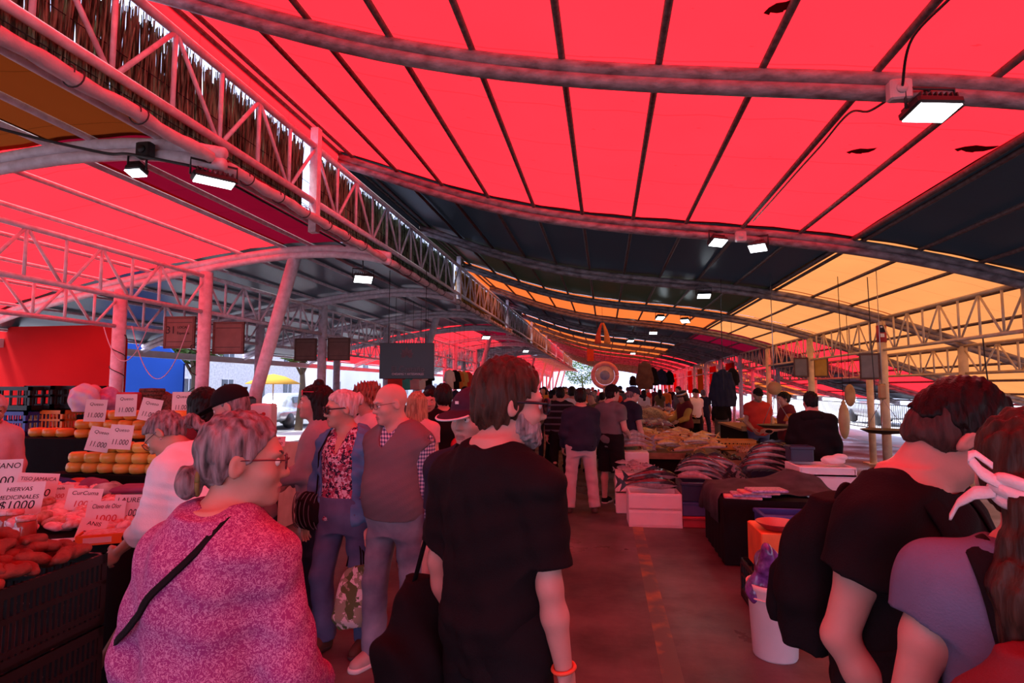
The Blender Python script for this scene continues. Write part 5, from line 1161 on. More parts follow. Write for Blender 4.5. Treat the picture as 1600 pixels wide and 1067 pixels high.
CARW = mat('car_white', (.8, .8, .8), .2, coat=.8); CARR = mat('car_red', (.5, .08, .07), .2, coat=.8); CARG = mat('car_silver', (.5, .52, .55), .2, coat=.8, metal=.4)
for i, (y_, m_, lb) in enumerate(((7, CARW, 'white parked car nearest the blue sheet'), (12, CARG, 'silver parked car beyond the white one'), (17.5, CARW, 'white parked car behind the coffee counter'), (23, CARG, 'second silver parked car farther along the street'), (29, CARW, 'white parked car far along the street'))):
    car(-13.5, y_, math.pi/2+.05*(i % 2), m_, lb)
LEAF = mat('leaf_green', (.14, .24, .05), .6, var=.4, vs=20, col2=(.05, .10, .02)); BARK = mat('bark', (.12, .08, .05), .9)
def tree(x, y, h, r, label, seed):
    r_ = empty('tree', (x, y, 0), 0, label, 'tree'); gg = np.random.default_rng(seed)
    o = MB(); o.tube([(0, 0, 0), (.1, .05, h*.4), (0, .1, h*.75)], [.16, .12, .06], 8)
    for k in range(5): a = gg.uniform(0, 6.3); o.tube([(0.05, .05, h*.5), (r*.5*math.cos(a), r*.5*math.sin(a), h*.8)], [.06, .02], 6)
    o.build('trunk', BARK, r_)
    n_ = 2600; P = gg.normal(0, 1, (n_, 3)); P /= np.linalg.norm(P, axis=1)[:, None]; P *= (gg.uniform(.3, 1, (n_, 1))**.5)*np.array((r, r, r*.8)); P += np.array((0, 0, h*.85)); V = []; F = []
    for i, c in enumerate(P):
        M_ = np.array(Matrix.Rotation(gg.uniform(0, 6.3), 3, 'Z') @ Matrix.Rotation(gg.uniform(0, 3), 3, 'X')); s_ = gg.uniform(.08, .16)
        V += [c+M_ @ np.array(q)*s_ for q in ((-1, 0, 0), (0, .45, .1), (1, 0, 0), (0, -.45, .1))]; F.append((4*i, 4*i+1, 4*i+2, 4*i+3))
    o = MB(); o.add(V, F, 0, False); o.build('foliage', LEAF, r_)
tree(-11.8, 10.2, 3.5, 1.1, 'small leafy street tree above the blue sheet', 1); tree(-11.8, 15, 3.9, 1.2, 'street tree beyond the leaning column', 2); tree(-11.8, 21, 4.2, 1.2, 'street tree behind the coffee counter', 3); tree(-2.6, 66, 4.2, 2.2, 'green tree at the bright far opening', 4)
o = MB(); o.box((-9.55, 24, 2.36), (.12, 72, .14)); struct(o.build('trim_light_streak', WHITEP), 'white beam painted as a bright light streak along the outer edge of the side vault')  # white beam stands in for a bright streak of light at the eave
for z in (.95, .55, .15):
    pass
# notice boards on the columns
WOODD = mat('dark_board_wood', (.13, .06, .045), .6, var=.2, vs=4, stretch=(1, 1, 6)); BRD = mat('board_face', (.20, .11, .09), .6, var=.12)
def board(x, y, z, label, num, side, w=.42, h=.42):
    r_ = empty('notice_board', (x, y, z), AXIS*.5, label, 'notice board')
    o = MB()
    for sx in (-1, 1): o.box((sx*w/2, 0, 0), (.03, .035, h+.03))
    for sz in (-1, 1): o.box((0, 0, sz*h/2), (w, .035, .03))
    o.build('frame', WOODD, r_); o = MB(); o.box((0, 0, 0), (w, .02, h)); o.build('panel', BRD, r_)
    o = MB()
    for sz in (-.8, .9): o.box((side*(w/2+.06), 0, sz*h/2), (.14, .02, .014))
    o.build('bracket', BLACK, r_)
    if num:
        text('lettering', num, .15, INK, r_, (-w*.3, -.013, .03), (math.pi/2, 0, 0)); text('lettering', 'LOCAL', .05, INK, r_, (w*.12, -.013, .07), (math.pi/2, 0, 0)); text('lettering', 'Especias', .055, INK, r_, (w*.14, -.013, -.01), (math.pi/2, 0, 0))
    o = MB()
    for zz in (-.13, .14): o.box((0, -.012, zz), (w*.86, .003, .006))
    o.build('rule_line', INK, r_)
board(-5.88, 7.2, 2.42, 'dark wooden board numbered 31 on the near column, herb stall side', '31', 1)
board(-5.18, 7.28, 2.34, 'plain dark wooden board on the near column, aisle side', None, -1)
board(-5.85, 10.6, 2.4, 'dark wooden board on the second column, street side', None, 1); board(-5.15, 10.6, 2.4, 'dark wooden board on the second column, aisle side', None, -1)
def loop(c, r, sag, label):
    o = MB(); o.tube([(c[0]-r+2*r*t, c[1], c[2]-sag*4*t*(1-t)) for t in np.linspace(0, 1, 24)], .006, 6); tag(o.build('cable', mat('pink_cable', (.7, .5, .6), .5)), label, 'cable')
loop((-6.65, 7.1, 2.52), .36, .5, 'pale cable looping below the lattice girder by the blue sheet'); loop((-6.15, 7.15, 2.52), .45, .75, 'long pale cable sagging from the girder to the near column')
cable([(-5.59+.09*math.cos(t), 7.2+.09*math.sin(t)-.0, 2.4-t*.05) for t in np.arange(0, 30, .5)], 'dark cable wound round the inner near column', .006, WIRE, 2)
cable([(-6.85+.093*math.cos(t), 7.2+.093*math.sin(t), 2.4-t*.045) for t in np.arange(0, 26, .5)], 'dark cable wound round the outer near column', .006, WIRE, 2)
# black hanging sign
sg = empty('hanging_sign', (-3.15, 8.9, 2.08), AXIS, 'black hanging sign with a leaf emblem and the words El Castaño', 'sign')
SIGNB = mat('sign_black', (.012, .011, .014), .35); GRYI = mat('sign_grey', (.085, .08, .09), .6); PALI = mat('sign_pale', (.6, .56, .6), .5)
o = MB(); o.box((0, 0, 0), (.88, .04, .58), bev=.006); o.build('panel', SIGNB, sg)
o = MB()
for a in (-1.9, -1.3, -.7, 0, .7, 1.3, 1.9):
    L_ = .15 if a == 0 else .14-.02*abs(a); c_, s_ = math.cos(a), math.sin(a)
    o.prism([(x*c_+z*s_, -x*s_+z*c_) for x, z in ((0, .0), (.022, L_*.45), (.03, L_*.6), (0, L_), (-.03, L_*.6), (-.022, L_*.45))], 0, .003, R=rot(rx=math.pi/2), c=(0, -.0205, .09))
o.build('leaf_emblem', GRYI, sg)
text('lettering', 'El Castaño', .125, GRYI, sg, (.02, -.022, -.135), (math.pi/2, 0, 0)); text('lettering', 'CHOAPAS Y ARTESANALES', .05, PALI, sg, (.02, -.022, -.215), (math.pi/2, 0, 0), sx=.85)
o = MB(); 
for sx in (-.3, .3): o.tube([(sx, 0, .29), (sx, 0, zl(-3.1)+.12-2.08)], .006, 6)
o.build('hanging_rod', WIRE, sg)
# coffee counter on the left
cloth_box((-4.35, 6.35, 0), (1.2, .8, .98), mat('white_counter', (.7, .66, .68), .5), 'coffee_counter', 'pale counter with coffee machines beyond the stall columns', 'counter', wave=0)
cm = empty('coffee_machine', (-4.45, 6.45, .98), .3, 'black and white coffee machine with a tall front panel on the pale counter', 'machine')
o = MB(); o.box((0, 0, .28), (.36, .4, .56), bev=.03); o.build('housing', BLACK, cm); o = MB(); o.box((-.05, -.205, .32), (.22, .01, .38), bev=.004); o.build('front_panel', mat('lilac_panel', (.62, .48, .6), .4), cm); o = MB(); o.lathe([(0, 0), (.09, 0), (.12, .1), (.12, .12), (0, .12)], (0, 0, .56), 16); o.build('hopper', BLACK, cm)
g2 = empty('coffee_grinder', (-4.05, 6.4, .98), .3, 'white grinder with red buttons beside the coffee machine', 'machine')
o = MB(); o.box((0, 0, .24), (.24, .3, .48), bev=.02); o.build('housing', WHITEP, g2); o = MB()
for k in range(2): o.lathe([(0, 0), (.022, 0), (.022, .012), (0, .012)], (-.05+.09*k, -.152, .36), 12, R=rot(rx=math.pi/2))
o.build('button', INKR, g2)
price_card(on(437, 6.05, .99), .3, ['Cafe', '1.500'], 'small white card on the coffee counter', .16, .12, -.5)
for i in range(6):
    o = MB(); o.lathe([(0, 0), (.03, 0), (.038, .1), (.036, .1), (.028, .004)], n=14); o = o.build('paper_cup', WHITEP if i % 2 else C_BRN); o.location = (-4.75+.09*i, 6.12, .98); tag(o, ('brown', 'white')[i % 2]+' paper cup in the row on the coffee counter', 'cup', ('brown', 'white')[i % 2]+' paper cups')
# ------------------------------------------------------------------ fish stalls
STY = mat('white_foam', (.86, .82, .86), .6, var=.04, vs=3, bump=.15, bs=180)
def foam_box(loc, d, label, rz=0, open_=True):
    w, l, h = d; r_ = empty('foam_box', loc, rz, label, 'box'); o = MB()
    if open_:
        o.box((0, 0, .012), (w, l, .024))
        for sx in (-1, 1): o.box((sx*(w/2-.014), 0, h/2), (.028, l, h), bev=.006)
        for sy in (-1, 1): o.box((0, sy*(l/2-.014), h/2), (w-.02, .028, h), bev=.006)
        o.box((0, 0, h*.6), (w-.04, l-.04, .02))
    else: o.box((0, 0, h/2), (w, l, h), bev=.012)
    o.build('box_body', STY, r_); o = MB(); o.box((0, -l/2-.001, h*.86), (w*.98, .006, .012)); o.build('rim_line', STY, r_); return r_
FB = {n_: mat('fish_'+n_, c, .22, var=.3, vs=22, col2=c2, coat=.4, spec=.6) for n_, c, c2 in (('dark', (.05, .05, .06), (.015, .015, .02)), ('silver', (.50, .46, .48), (.22, .19, .21)), ('pink', (.70, .36, .36), (.55, .22, .22)), ('golden', (.78, .50, .20), (.45, .24, .08)), ('pale', (.72, .60, .58), (.5, .36, .36)))}
def fish(L, hgt, wid, back, belly, bend=.0, name='fish'):
    n = 14; o = MB(); prof = [.02, .35, .62, .82, .95, 1, .98, .92, .82, .68, .52, .36, .22, .14]; P = []; m = 14
    cx = lambda t: (t-.5)*L; cz = lambda t: bend*(1-(2*t-1)**2); V = []
    for i in range(n):
        t = i/(n-1); th = math.atan2(bend*(-4)*(2*t-1), L)
        for k in range(m):
            a = 2*math.pi*k/m; z = math.sin(a)*hgt/2*prof[i]; V.append((cx(t)-math.sin(th)*z, math.cos(a)*wid/2*prof[i], cz(t)+math.cos(th)*z))
    for i in range(n-1):
        for k in range(m):
            o.f.append([i*m+k, i*m+(k+1) % m, (i+1)*m+(k+1) % m, (i+1)*m+k]); o.m.append(1 if m/2 <= k < m else 0); o.sm.append(True)
    o.f += [[k for k in range(m-1, -1, -1)], [(n-1)*m+k for k in range(m)]]; o.m += [0, 0]; o.sm += [True, True]
    o.v.append(np.array(V)); o.n = len(V)
    f = o.build(name, [back, belly])
    o = MB(); x = cx(1); z = cz(1); o.prism([(x-.02*L, z), (x+.14*L, z+hgt*.62), (x+.09*L, z), (x+.14*L, z-hgt*.62)], -.004, .004, R=rot(rx=math.pi/2)); o.build('tail_fin', back, f)
    o = MB(); z = cz(.45)+hgt*.46; o.prism([(cx(.35), z), (cx(.5), z+hgt*.28), (cx(.68), z-hgt*.05)], -.003, .003, R=rot(rx=math.pi/2)); o.build('dorsal_fin', back, f)
    for sy in (-1, 1):
        o = MB(); o.ell((cx(.09), sy*wid*.26, cz(.09)+hgt*.10), (.014*L*2, .006, .014*L*2), 10, 6); o.build('eye', IRIS, f)
    return f
def put(o, loc, rx=0, ry=0, rz=0, label=None, group=None, cat='fish', s=1):
    o.location = loc; o.rotation_euler = (rx, ry, rz); o.scale = (s, s, s); tag(o, label, cat, group); return o
class Pool:
    def __init__(s, o): s.o = o; s.used = False
    def get(s):
        if not s.used: s.used = True; return s.o
        return copy_tree(s.o)
BIG = Pool(fish(.62, .15, .11, FB['dark'], FB['silver'], .03)); TUNA = Pool(fish(.60, .12, .10, FB['dark'], FB['pale'], .10)); REIN = Pool(fish(.52, .10, .09, FB['silver'], FB['pink'], .06))
GOLD_F = Pool(fish(.50, .085, .07, FB['golden'], FB['pale'], .03)); SMALL = Pool(fish(.26, .055, .045, FB['silver'], FB['pale'], .01)); FIL = None
# front stacks: two white foam boxes with big fish
foam_box((.565, 7.36, 0), (.62, .42, .195), 'lower of the two white foam boxes at the aisle corner of the fish stall', .03)
foam_box((.565, 7.36, .196), (.62, .42, .195), 'upper of the two white foam boxes at the aisle corner of the fish stall', .03)
for i, (dx, dy, dz, a) in enumerate(((0, -.08, .47, 3.2), (-.05, .06, .475, 3.05), (.03, .10, .545, 3.3))): put(BIG.get(), (.55+dx, 7.36+dy, dz), 0, 0, a, ('front', 'back', 'topmost')[i]+' big dark fish lying across the foam boxes at the aisle corner')
foam_box((.42, 8.05, 0), (.6, .42, .26), 'white foam box behind the aisle corner stack, lowest', .0, False); foam_box((.42, 8.05, .262), (.6, .42, .26), 'white foam box of silver fish behind the aisle corner stack', .0)
g = np.random.default_rng(5)
for i in range(14): put(SMALL.get(), (.42+g.uniform(-.2, .2), 8.05+g.uniform(-.14, .14), .545+.018*(i//3)), g.uniform(-.4, .4), 0, g.normal(0, .5)+(3.14 if i % 2 else 0), 'silver fish heaped in the foam box behind the aisle corner stack', 'silver fish in the foam box')
foam_box((.40, 8.75, 0), (.42, .35, .72), 'tall white foam container by the fish stall aisle edge', 0, False)
for i in range(3): put(REIN.get(), (.40, 8.72+.05*i, .78+.06*i), .2, 0, .1*i, ('lowest', 'middle', 'topmost')[i]+' pink fish on the tall white foam container')
def tub(c, d, m, label, rz=0, name='tub', txt=None):
    r_ = empty(name, c, rz, label, 'tub'); w, l, h = d; o = MB()
    o.box((0, 0, .015), (w*.92, l*.92, .03))
    for sx in (-1, 1): o.box((sx*(w/2-.012), 0, h/2), (.024, l, h), bev=.006)
    for sy in (-1, 1): o.box((0, sy*(l/2-.012), h/2), (w-.03, .024, h), bev=.006)
    o.box((0, 0, h*.55), (w-.03, l-.03, .02)); o.build('tub_body', m, r_)
    o = MB()
    for sy in (-1, 1): o.box((0, sy*l/2, h-.02), (w+.02, .025, .035), bev=.006)
    for sx in (-1, 1): o.box((sx*w/2, 0, h-.02), (.025, l+.02, .035), bev=.006)
    o.build('rim', m, r_)
    if txt: text('lettering', txt, .07, PALI, r_, (w*.18, -l/2-.012, h*.5), (math.pi/2, 0, 0))
    return r_
NAVYP = mat('navy_plastic', (.03, .035, .09), .4); INDP = mat('indigo_plastic', (.10, .09, .26), .4); REDP = mat('red_plastic', (.50, .05, .07), .4); BLUEP = mat('blue_plastic', (.05, .09, .40), .4)
tub((1.28, 7.5, 0), (.78, .6, .13), REDP, 'flat red tub at the bottom of the fish tub stack'); tub((1.28, 7.5, .135), (.78, .6, .17), INDP, 'indigo tub in the middle of the fish tub stack'); tub((1.28, 7.48, .31), (.80, .62, .22), NAVYP, 'navy tub on top of the stack, heaped with dark fish', txt='VSS B')
tub((2.08, 7.75, 0), (.74, .7, .28), NAVYP, 'lower navy tub behind the grey covered table'); tub((2.08, 7.75, .285), (.74, .7, .28), NAVYP, 'upper navy tub behind the grey covered table, with striped fish')
k = 0
for lay in range(3):
    for i in range(5-lay):
        put((TUNA if (i+lay) % 3 else REIN).get(), (1.06+.09*i+.04*lay, 7.38+.03*i, .53+.075*lay), 0, 0, -.5+.05*i, f'dark backed fish arched in the heap on the navy tub by the foam boxes', 'fish heaped on the front navy tub')
for lay in range(4):
    for i in range(5-lay):
        put(TUNA.get(), (1.88+.10*i+.05*lay, 7.62+.03*i, .60+.075*lay), 0, 0, -.15+.04*i, 'dark striped fish arched in the heap on the rear navy tub', 'fish heaped on the rear navy tub')
# grey covered table
cloth_box((1.50, 6.25, 0), (.84, 1.0, .60), BLKC, 'display_table', 'low table under a black skirt in front of the navy tubs')
P = []
for i in range(30):
    row = []
    for j in range(34):
        x, y = 1.02+1.16*i/29, 5.95+1.0*j/33; z = .625+.16*math.exp(-(((x-1.95)/.28)**2+((y-6.55)/.3)**2))+.06*math.exp(-(((x-1.4)/.2)**2+((y-6.5)/.25)**2))+.012*math.sin(x*23+y*9)*math.sin(y*7)
        if x < 1.07: z -= (1.07-x)*5.5; x = 1.055+.015*math.sin(y*16)
        if y > 6.8: z -= (y-6.8)*1.5
        row.append((x, y, max(z, .30)))
    P.append(row)
o = MB(); o.grid(P, thick=.006); tag(o.build('cover_sheet', GRYC), 'charcoal cloth thrown over the goods on the low table', 'cloth')
pk = mat('pink_print_pack', (.75, .40, .42), .3, col2=(.6, .1, .14), vs=18, var=.3)
for i in range(4):
    o = MB(); o.box((0, 0, .012), (.34, .2, .024), bev=.006); put(o.build('printed_pack', pk if i % 2 == 0 else mat('lilac_print_pack', (.7, .5, .72), .3, col2=(.2, .08, .3), vs=45)), (1.28+.07*i, 5.88-.01*i, .602+.024*i), 0, 0, .1*i-.15, ('lowest', 'second', 'third', 'topmost')[i]+' pink printed pack at the front of the covered table', None, 'pack')
tub((1.56, 5.48, .42), (.46, .34, .14), BLUEP, 'blue plastic tray on the white metal stand before the covered table', name='tray')
st = empty('metal_stand', (1.56, 5.48, 0), 0, 'small white metal stand under the blue tray', 'stand'); 
for sx in (-1, 1):
    for sy in (-1, 1): o = MB(); o.tube([(sx*.19, sy*.13, 0), (sx*.19, sy*.13, .42)], .012, 8); o.build('leg', WHITEP, st)
o = MB(); o.tube([(-.19, -.13, .2), (.19, -.13, .2), (.19, .13, .2), (-.19, .13, .2), (-.19, -.13, .2)], .009, 6); o.build('stretcher', WHITEP, st)
o = MB(); o.lathe([(0, 0), (.14, 0), (.15, .3), (.15, .34), (0, .34)], n=20); put(o.build('foam_drum', STY), (1.9, 5.6, 0), label='white drum beside the metal stand, behind the backpack', cat='drum')
foam_box((2.28, 6.78, 0), (.56, .5, .72), 'tall white foam box block beside the black hooded man', 0, False); foam_box((2.28, 6.78, .722), (.56, .5, .10), 'shallow white foam tray on the tall foam block', 0)
tub((2.15, 7.0, .83), (.24, .2, .17), NAVYP, 'small navy box on the shallow foam tray', name='small_box'); bundle((2.42, 6.78, .83), (.12, .09, .05), C_WHT, 'crumpled white plastic bag on the shallow foam tray', 31, 'plastic_bag', 'bag')
# near bucket group
bk = empty('bucket', (1.02, 3.92, 0), 0, 'white plastic bucket holding a purple bag, beside the backpack', 'bucket')
o = MB(); o.lathe([(0, 0), (.125, 0), (.13, .01), (.15, .40), (.158, .41), (.158, .44), (.148, .44), (.14, .38), (.12, .03), (0, .03)], n=32); o.build('bucket_body', WHITEP, bk); o = MB(); o.tube([(.156*math.cos(t), .156*math.sin(t), .36) for t in np.linspace(0, 6.3, 33)], .006, 6); o.build('rim_ring', WHITEP, bk)
bundle((1.0, 3.93, .30), (.10, .10, .20), mat('purple_film', (.22, .08, .42), .18, coat=.8, col2=(.06, .02, .14), vs=30, var=.3), 'shiny purple plastic bag standing in the white bucket', 32, 'plastic_bag', 'bag')
crate((1.20, 4.72, 0), (.30, .5, .30), CRB, 'black crate on the floor behind the white bucket', slats=8)
o = MB(); o.box((0, 0, .15), (.24, .42, .30), bev=.008); put(o.build('orange_box', mat('bright_orange', (.85, .22, .06), .5)), (1.22, 4.70, .302), label='bright orange box on the black crate behind the bucket', cat='box')
o = MB(); o.lathe([(0, 0), (.09, 0), (.15, .05), (.155, .055), (.145, .055), (.085, .012), (0, .012)], n=26); put(o.build('red_bowl', REDP), (1.25, 4.62, .604), label='dark red bowl on top of the bright orange box', cat='bowl')
# long counters with fish farther along
WOOD = mat('counter_wood', (.30, .18, .10), .6, var=.25, vs=6, stretch=(1, 6, 1))
def counter(x0, x1, y0, y1, h, label):
    r_ = empty('stall_counter', ((x0+x1)/2, (y0+y1)/2, 0), 0, label, 'counter'); w, l = x1-x0, y1-y0
    o = MB(); o.box((0, 0, h-.02), (w, l, .04)); o.build('top', WOOD, r_); o = MB(); o.box((0, 0, (h-.04)/2), (w*.94, l*.94, h-.04)); o.build('skirt', BLKC, r_); 
    o = MB(); o.box((0, -l/2+.02, h+.025), (w, .03, .05)); o.build('front_rail', WOOD, r_); return r_
counter(.5, 1.75, 9.0, 11.2, .62, 'low wooden counter spread with golden fish beyond the foam boxes')
for i in range(46):
    put(GOLD_F.get(), (.62+1.0*((i*7) % 11)/10, 9.15+1.9*(i/46), .68+.05*((i*3) % 4)+.02*(i/46)), g.uniform(-.3, .3), g.uniform(-.06, .06), g.normal(.25, .3)+(3.14 if i % 3 == 0 else 0), 'golden brown fish laid in rows on the low wooden counter', 'golden fish on the low counter')
counter(1.85, 3.1, 8.75, 10.0, .66, 'wooden counter of shells and mussels in front of the red shirted seller')
SH = mat('mussel_shell', (.02, .02, .025), .25, coat=.5); SHP = mat('clam_shell', (.55, .38, .26), .5, var=.3, vs=30)
ms = MB()
for i in range(260): ms.ell((g.uniform(1.15, 1.85), g.uniform(8.45, 8.95), .63+.04*g.uniform(0, 1)), (.035, .018, .014), 8, 5, R=rot(g.uniform(0, 3), g.uniform(0, 3), g.uniform(0, 6)))
o = ms.build('mussels', SH); tag(o, 'heap of black mussels between the tubs and the golden fish', 'mussels'); o['kind'] = 'stuff'
counter(1.1, 1.9, 8.4, 9.0, .60, 'short counter heaped with black mussels')
ms = MB()
for i in range(420): ms.ell((g.uniform(1.95, 2.9), g.uniform(8.85, 9.5), .69+.05*g.uniform(0, 1)), (.025, .022, .014), 8, 5, R=rot(g.uniform(0, 3), g.uniform(0, 3), g.uniform(0, 6)))
o = ms.build('clams', SHP); tag(o, 'spread of pale brown clams in front of the red shirted seller', 'clams'); o['kind'] = 'stuff'
crate((2.05, 9.78, .66), (.6, .4, .16), mat('ochre_crate', (.65, .38, .08), .5), 'low ochre crate at the back of the clam counter', slats=10, rows=1)
pb = empty('paint_bucket', (2.72, 9.0, .74), 0, 'white bucket with a red band standing on the clam counter', 'bucket'); o = MB(); o.lathe([(0, 0), (.10, 0), (.118, .22), (.122, .225), (.11, .225), (0, .2)], n=24); o.build('bucket_body', WHITEP, pb); o = MB(); o.lathe([(.108, .06), (.1165, .06), (.122, .15), (.112, .15)], n=24); o.build('red_band', INKR, pb)
sc_ = empty('hanging_scale', (2.55, 9.35, 1.02), 0, 'dark scale pan hanging before the red shirted seller', 'scale'); o = MB(); o.lathe([(0, 0), (.18, .02), (.26, .06), (.265, .065), (.25, .07), (0, .03)], n=26); o.build('pan', BLACK, sc_)
o = MB()
for a in (0, 2.1, 4.2): o.tube([(.25*math.cos(a), .25*math.sin(a), .06), (0, 0, .5)], .004, 5)
o.tube([(0, 0, .5), (0, 0, zr(2.55)+.12-1.02)], .006, 6); o.build('chain', STEEL, sc_); o = MB(); o.lathe([(0, -.03), (.10, -.03), (.10, .03), (0, .03)], (0, 0, .62), 20, R=rot(rx=math.pi/2)); o.build('dial', mat('ochre_dial', (.5, .3, .12), .5), sc_)
sc_ = empty('hanging_scale', (3.52, 8.1, 1.05), 0, 'dark scale pan hanging beside the black hooded man', 'scale'); o = MB(); o.lathe([(0, 0), (.18, .02), (.27, .06), (.275, .065), (.25, .07), (0, .03)], n=26); o.build('pan', BLACK, sc_); o = MB()
for a in (0, 2.1, 4.2): o.tube([(.25*math.cos(a), .25*math.sin(a), .06), (0, 0, .45)], .004, 5)
o.tube([(0, 0, .45), (0, 0, zr(3.5)+.12-1.05)], .005, 6); o.build('chain', STEEL, sc_); o = MB(); o.box((0, 0, .55), (.10, .05, .2), bev=.02); o.build('dial', mat('ochre_dial', (.5, .3, .12), .5), sc_)
def far_stall(x0, x1, y0, y1, h, label, pool, lab2, grp, n, m2=None):
    counter(x0, x1, y0, y1, h, label)
    for i in range(n):
        put(pool.get(), (x0+.2+(x1-x0-.4)*g.uniform(), y0+.15+(y1-y0-.3)*g.uniform(), h+.06+.03*g.uniform()), g.uniform(-.3, .3), 0, g.uniform(0, 6.3), lab2, grp)
far_stall(.55, 1.36, 11.8, 13.4, .80, 'counter of pale fish beside the seller in ochre', REIN, 'pinkish fish on the counter beside the seller in ochre', 'pinkish fish on the second counter', 26)
far_stall(.8, 2.2, 14.2, 16.6, .85, 'third fish counter along the aisle', GOLD_F, 'golden fish on the third counter along the aisle', 'golden fish on the third counter', 26)
far_stall(.9, 2.4, 17.5, 20.5, .85, 'fourth fish counter along the aisle', REIN, 'pinkish fish on the fourth counter along the aisle', 'pinkish fish on the fourth counter', 20)
far_stall(2.6, 3.9, 11.8, 14.2, .85, 'inner counter behind the seller in ochre', GOLD_F, 'golden fish on the inner counter behind the seller in ochre', 'golden fish on the inner counter', 20)
bk2 = bundle((.98, 13.1, .92), (.32, .26, .16), mat('speckled_goods', (.60, .40, .20), .5, col2=(.12, .08, .05), vs=45, var=.3), 'speckled heap of shellfish on the pinkish fish counter', 41, 'shellfish_heap', 'shellfish')
# flat trays, white boards
for i in range(5):
    o = MB(); o.box((0, 0, .01), (.5, .3, .02), bev=.006); put(o.build('white_board', WHITEP), (.72+.05*i, 11.45+.06*i, .66+.03*i), .05, .1, .2*i, ('lowest', 'second', 'third', 'fourth', 'topmost')[i]+' flat white board stacked between the two fish counters', None, 'board')
counter(.5, 1.1, 11.25, 11.75, .64, 'small counter with flat white boards')
# ---- hanging clothes and bags along the right columns
def jacket(x, y, z, m, label, h=.6, w=.34, cat='garment', name='hanging_jacket'):
    f = Fld((-w, -.15, -h-.1), (w, .15, .12), .018); f.loft(np.array((0, 0, -h)), np.eye(3), [(0, w*.55, .09, 0), (h*.5, w*.48, .09, 0), (h*.85, w*.4, .07, 0), (h, .05, .04, 0)], 0)
    for sx in (-1, 1): f.rc((sx*w*.32, 0, -.10), (sx*w*.55, .02, -h*.75), .05, .045, .03)
    f.wrinkle(.008, 24, int(abs(x*31+y*7))); V, F = f.mesh(); o = quick_mesh(name, V, F, m, None); o.location = (x, y, z)
    t = MB(); t.tube([(0, 0, -.02), (0, 0, max(.1, zr(x)-z+.12))], .004, 5); t.build('cord', WIRE, o); return tag(o, label, cat)
jacket(2.35, 12.2, 2.02, C_NAVY, 'dark blue jacket hanging over the inner fish counter', .75, .42); jacket(1.15, 17.2, 2.4, C_BRN, 'brown coat hanging high above the aisle counters', .8, .4); jacket(2.9, 13.9, 2.1, C_BLK, 'black bag hanging by the fish stall column', .4, .22, 'bag', 'hanging_bag')
for i in range(9):
    jacket(1.5+.5*(i % 3), 19+2.2*i, 2.3, [C_BLK, C_NAVY, C_BLK][i % 3], ('first', 'second', 'third', 'fourth', 'fifth', 'sixth', 'seventh', 'eighth', 'ninth')[i]+' dark garment in the far line hanging above the right stalls', .55, .3)
for i in range(8):
    y = 20.6+3.4*i; o = MB(); o.box((0, 0, 0), (.03, 1.5, 1.2)); cm_ = [T_REDB, T_REDB, T_ORA, T_REDB, mat('pink_banner', (.8, .3, .4), .7), T_REDB, T_ORA, T_REDB][i]
    put(o.build('hanging_banner', cm_), (4.55, y+1.6, 1.95), label=('first', 'second', 'third', 'fourth', 'fifth', 'sixth', 'seventh', 'eighth')[i]+' coloured cloth banner between the far right columns', cat='banner')
RIBN = cloth('coral_ribbon', (.75, .10, .05)); 
hb2 = empty('bow_ornament', (-.05, 15.4, 3.08), 0, 'red and orange ribbon bow hanging in the middle of the roof', 'ornament')
for sx in (-1, 1):
    o = MB(); o.grid([[(sx*(.02+.10*t+.03*math.sin(t*3)+e*.07*(.3+t)), .01*e, .28-.55*t) for e in (-1, 0, 1)] for t in np.linspace(0, 1, 12)], thick=.02); o.build('ribbon', RIBN if sx < 0 else cloth('orange_ribbon', (.8, .3, .08)), hb2)
o = MB(); o.tube([(0, 0, .25), (0, 0, zr(-.05)-3.08+.12)], .005, 5); o.build('cord', WIRE, hb2)
o = MB(); o.box((0, 0, 0), (.38, .04, .8)); put(o.build('hanging_cloth', RIBN), (-.8, 33, 3.55), label='small red cloth hanging far along under the roof', cat='cloth')
# flag tape on the near cream column, hanging fish ornament and lines
ft = empty('column_flag', (4.55, 10.4, 2.62), 0, 'red tape with a small flag round the nearest cream column', 'flag'); o = MB(); o.lathe([(.071, -.22), (.074, -.22), (.074, .06), (.071, .06)], n=18); o.build('tape', INKR, ft); o = MB(); o.box((-.02, -.079, .0), (.09, .008, .12)); o.box((-.03, -.082, .03), (.03, .006, .03), mi=1); o.box((-.02, -.08, -.11), (.06, .006, .06), mi=1); o.build('flag_print', [C_NAVY, C_WHT], ft)
def hang(x, y, z, m, label, build):
    r_ = empty('hanging_ornament', (x, y, z), .3, label, 'ornament'); o = MB(); build(o); o.build('ornament_body', m, r_); o = MB(); o.tube([(0, 0, .08), (0, 0, zr(x)-z+.12)], .005, 5); o.build('cord', WIRE, r_)
WOODF = mat('ornament_wood', (.50, .28, .12), .5, var=.2)
hang(4.1, 10.6, 1.52, WOODF, 'oval wooden ornament hanging in front of the cream columns', lambda o: o.ell((0, 0, 0), (.10, .05, .19), 16, 10)); hang(3.35, 8.9, 1.30, mat('yellow_plastic_bag', (.55, .42, .2), .4), 'pale yellow bag hanging behind the black hooded man', lambda o: (o.ell((0, 0, -.12), (.08, .06, .26), 12, 8), o.ell((0, 0, .1), (.03, .03, .08), 8, 6)))
cable([(3.62, 8.6, zr(3.62)+.11), (3.63, 8.6, 2.2), (3.65, 8.6, 1.5)], 'thin dark line hanging beside the cream columns', .006); cable([(1.98, 10.2, zr(1.98)+.11), (1.97, 10.2, 2.4), (1.98, 10.2, 1.6)], 'thin dark line hanging under the third arch', .005); cable([(4.6, 7.9, 2.3), (4.62, 7.9, 1.8), (4.68, 7.9, 1.2)], 'dark cord hanging from the near girder above the bowed head', .008)
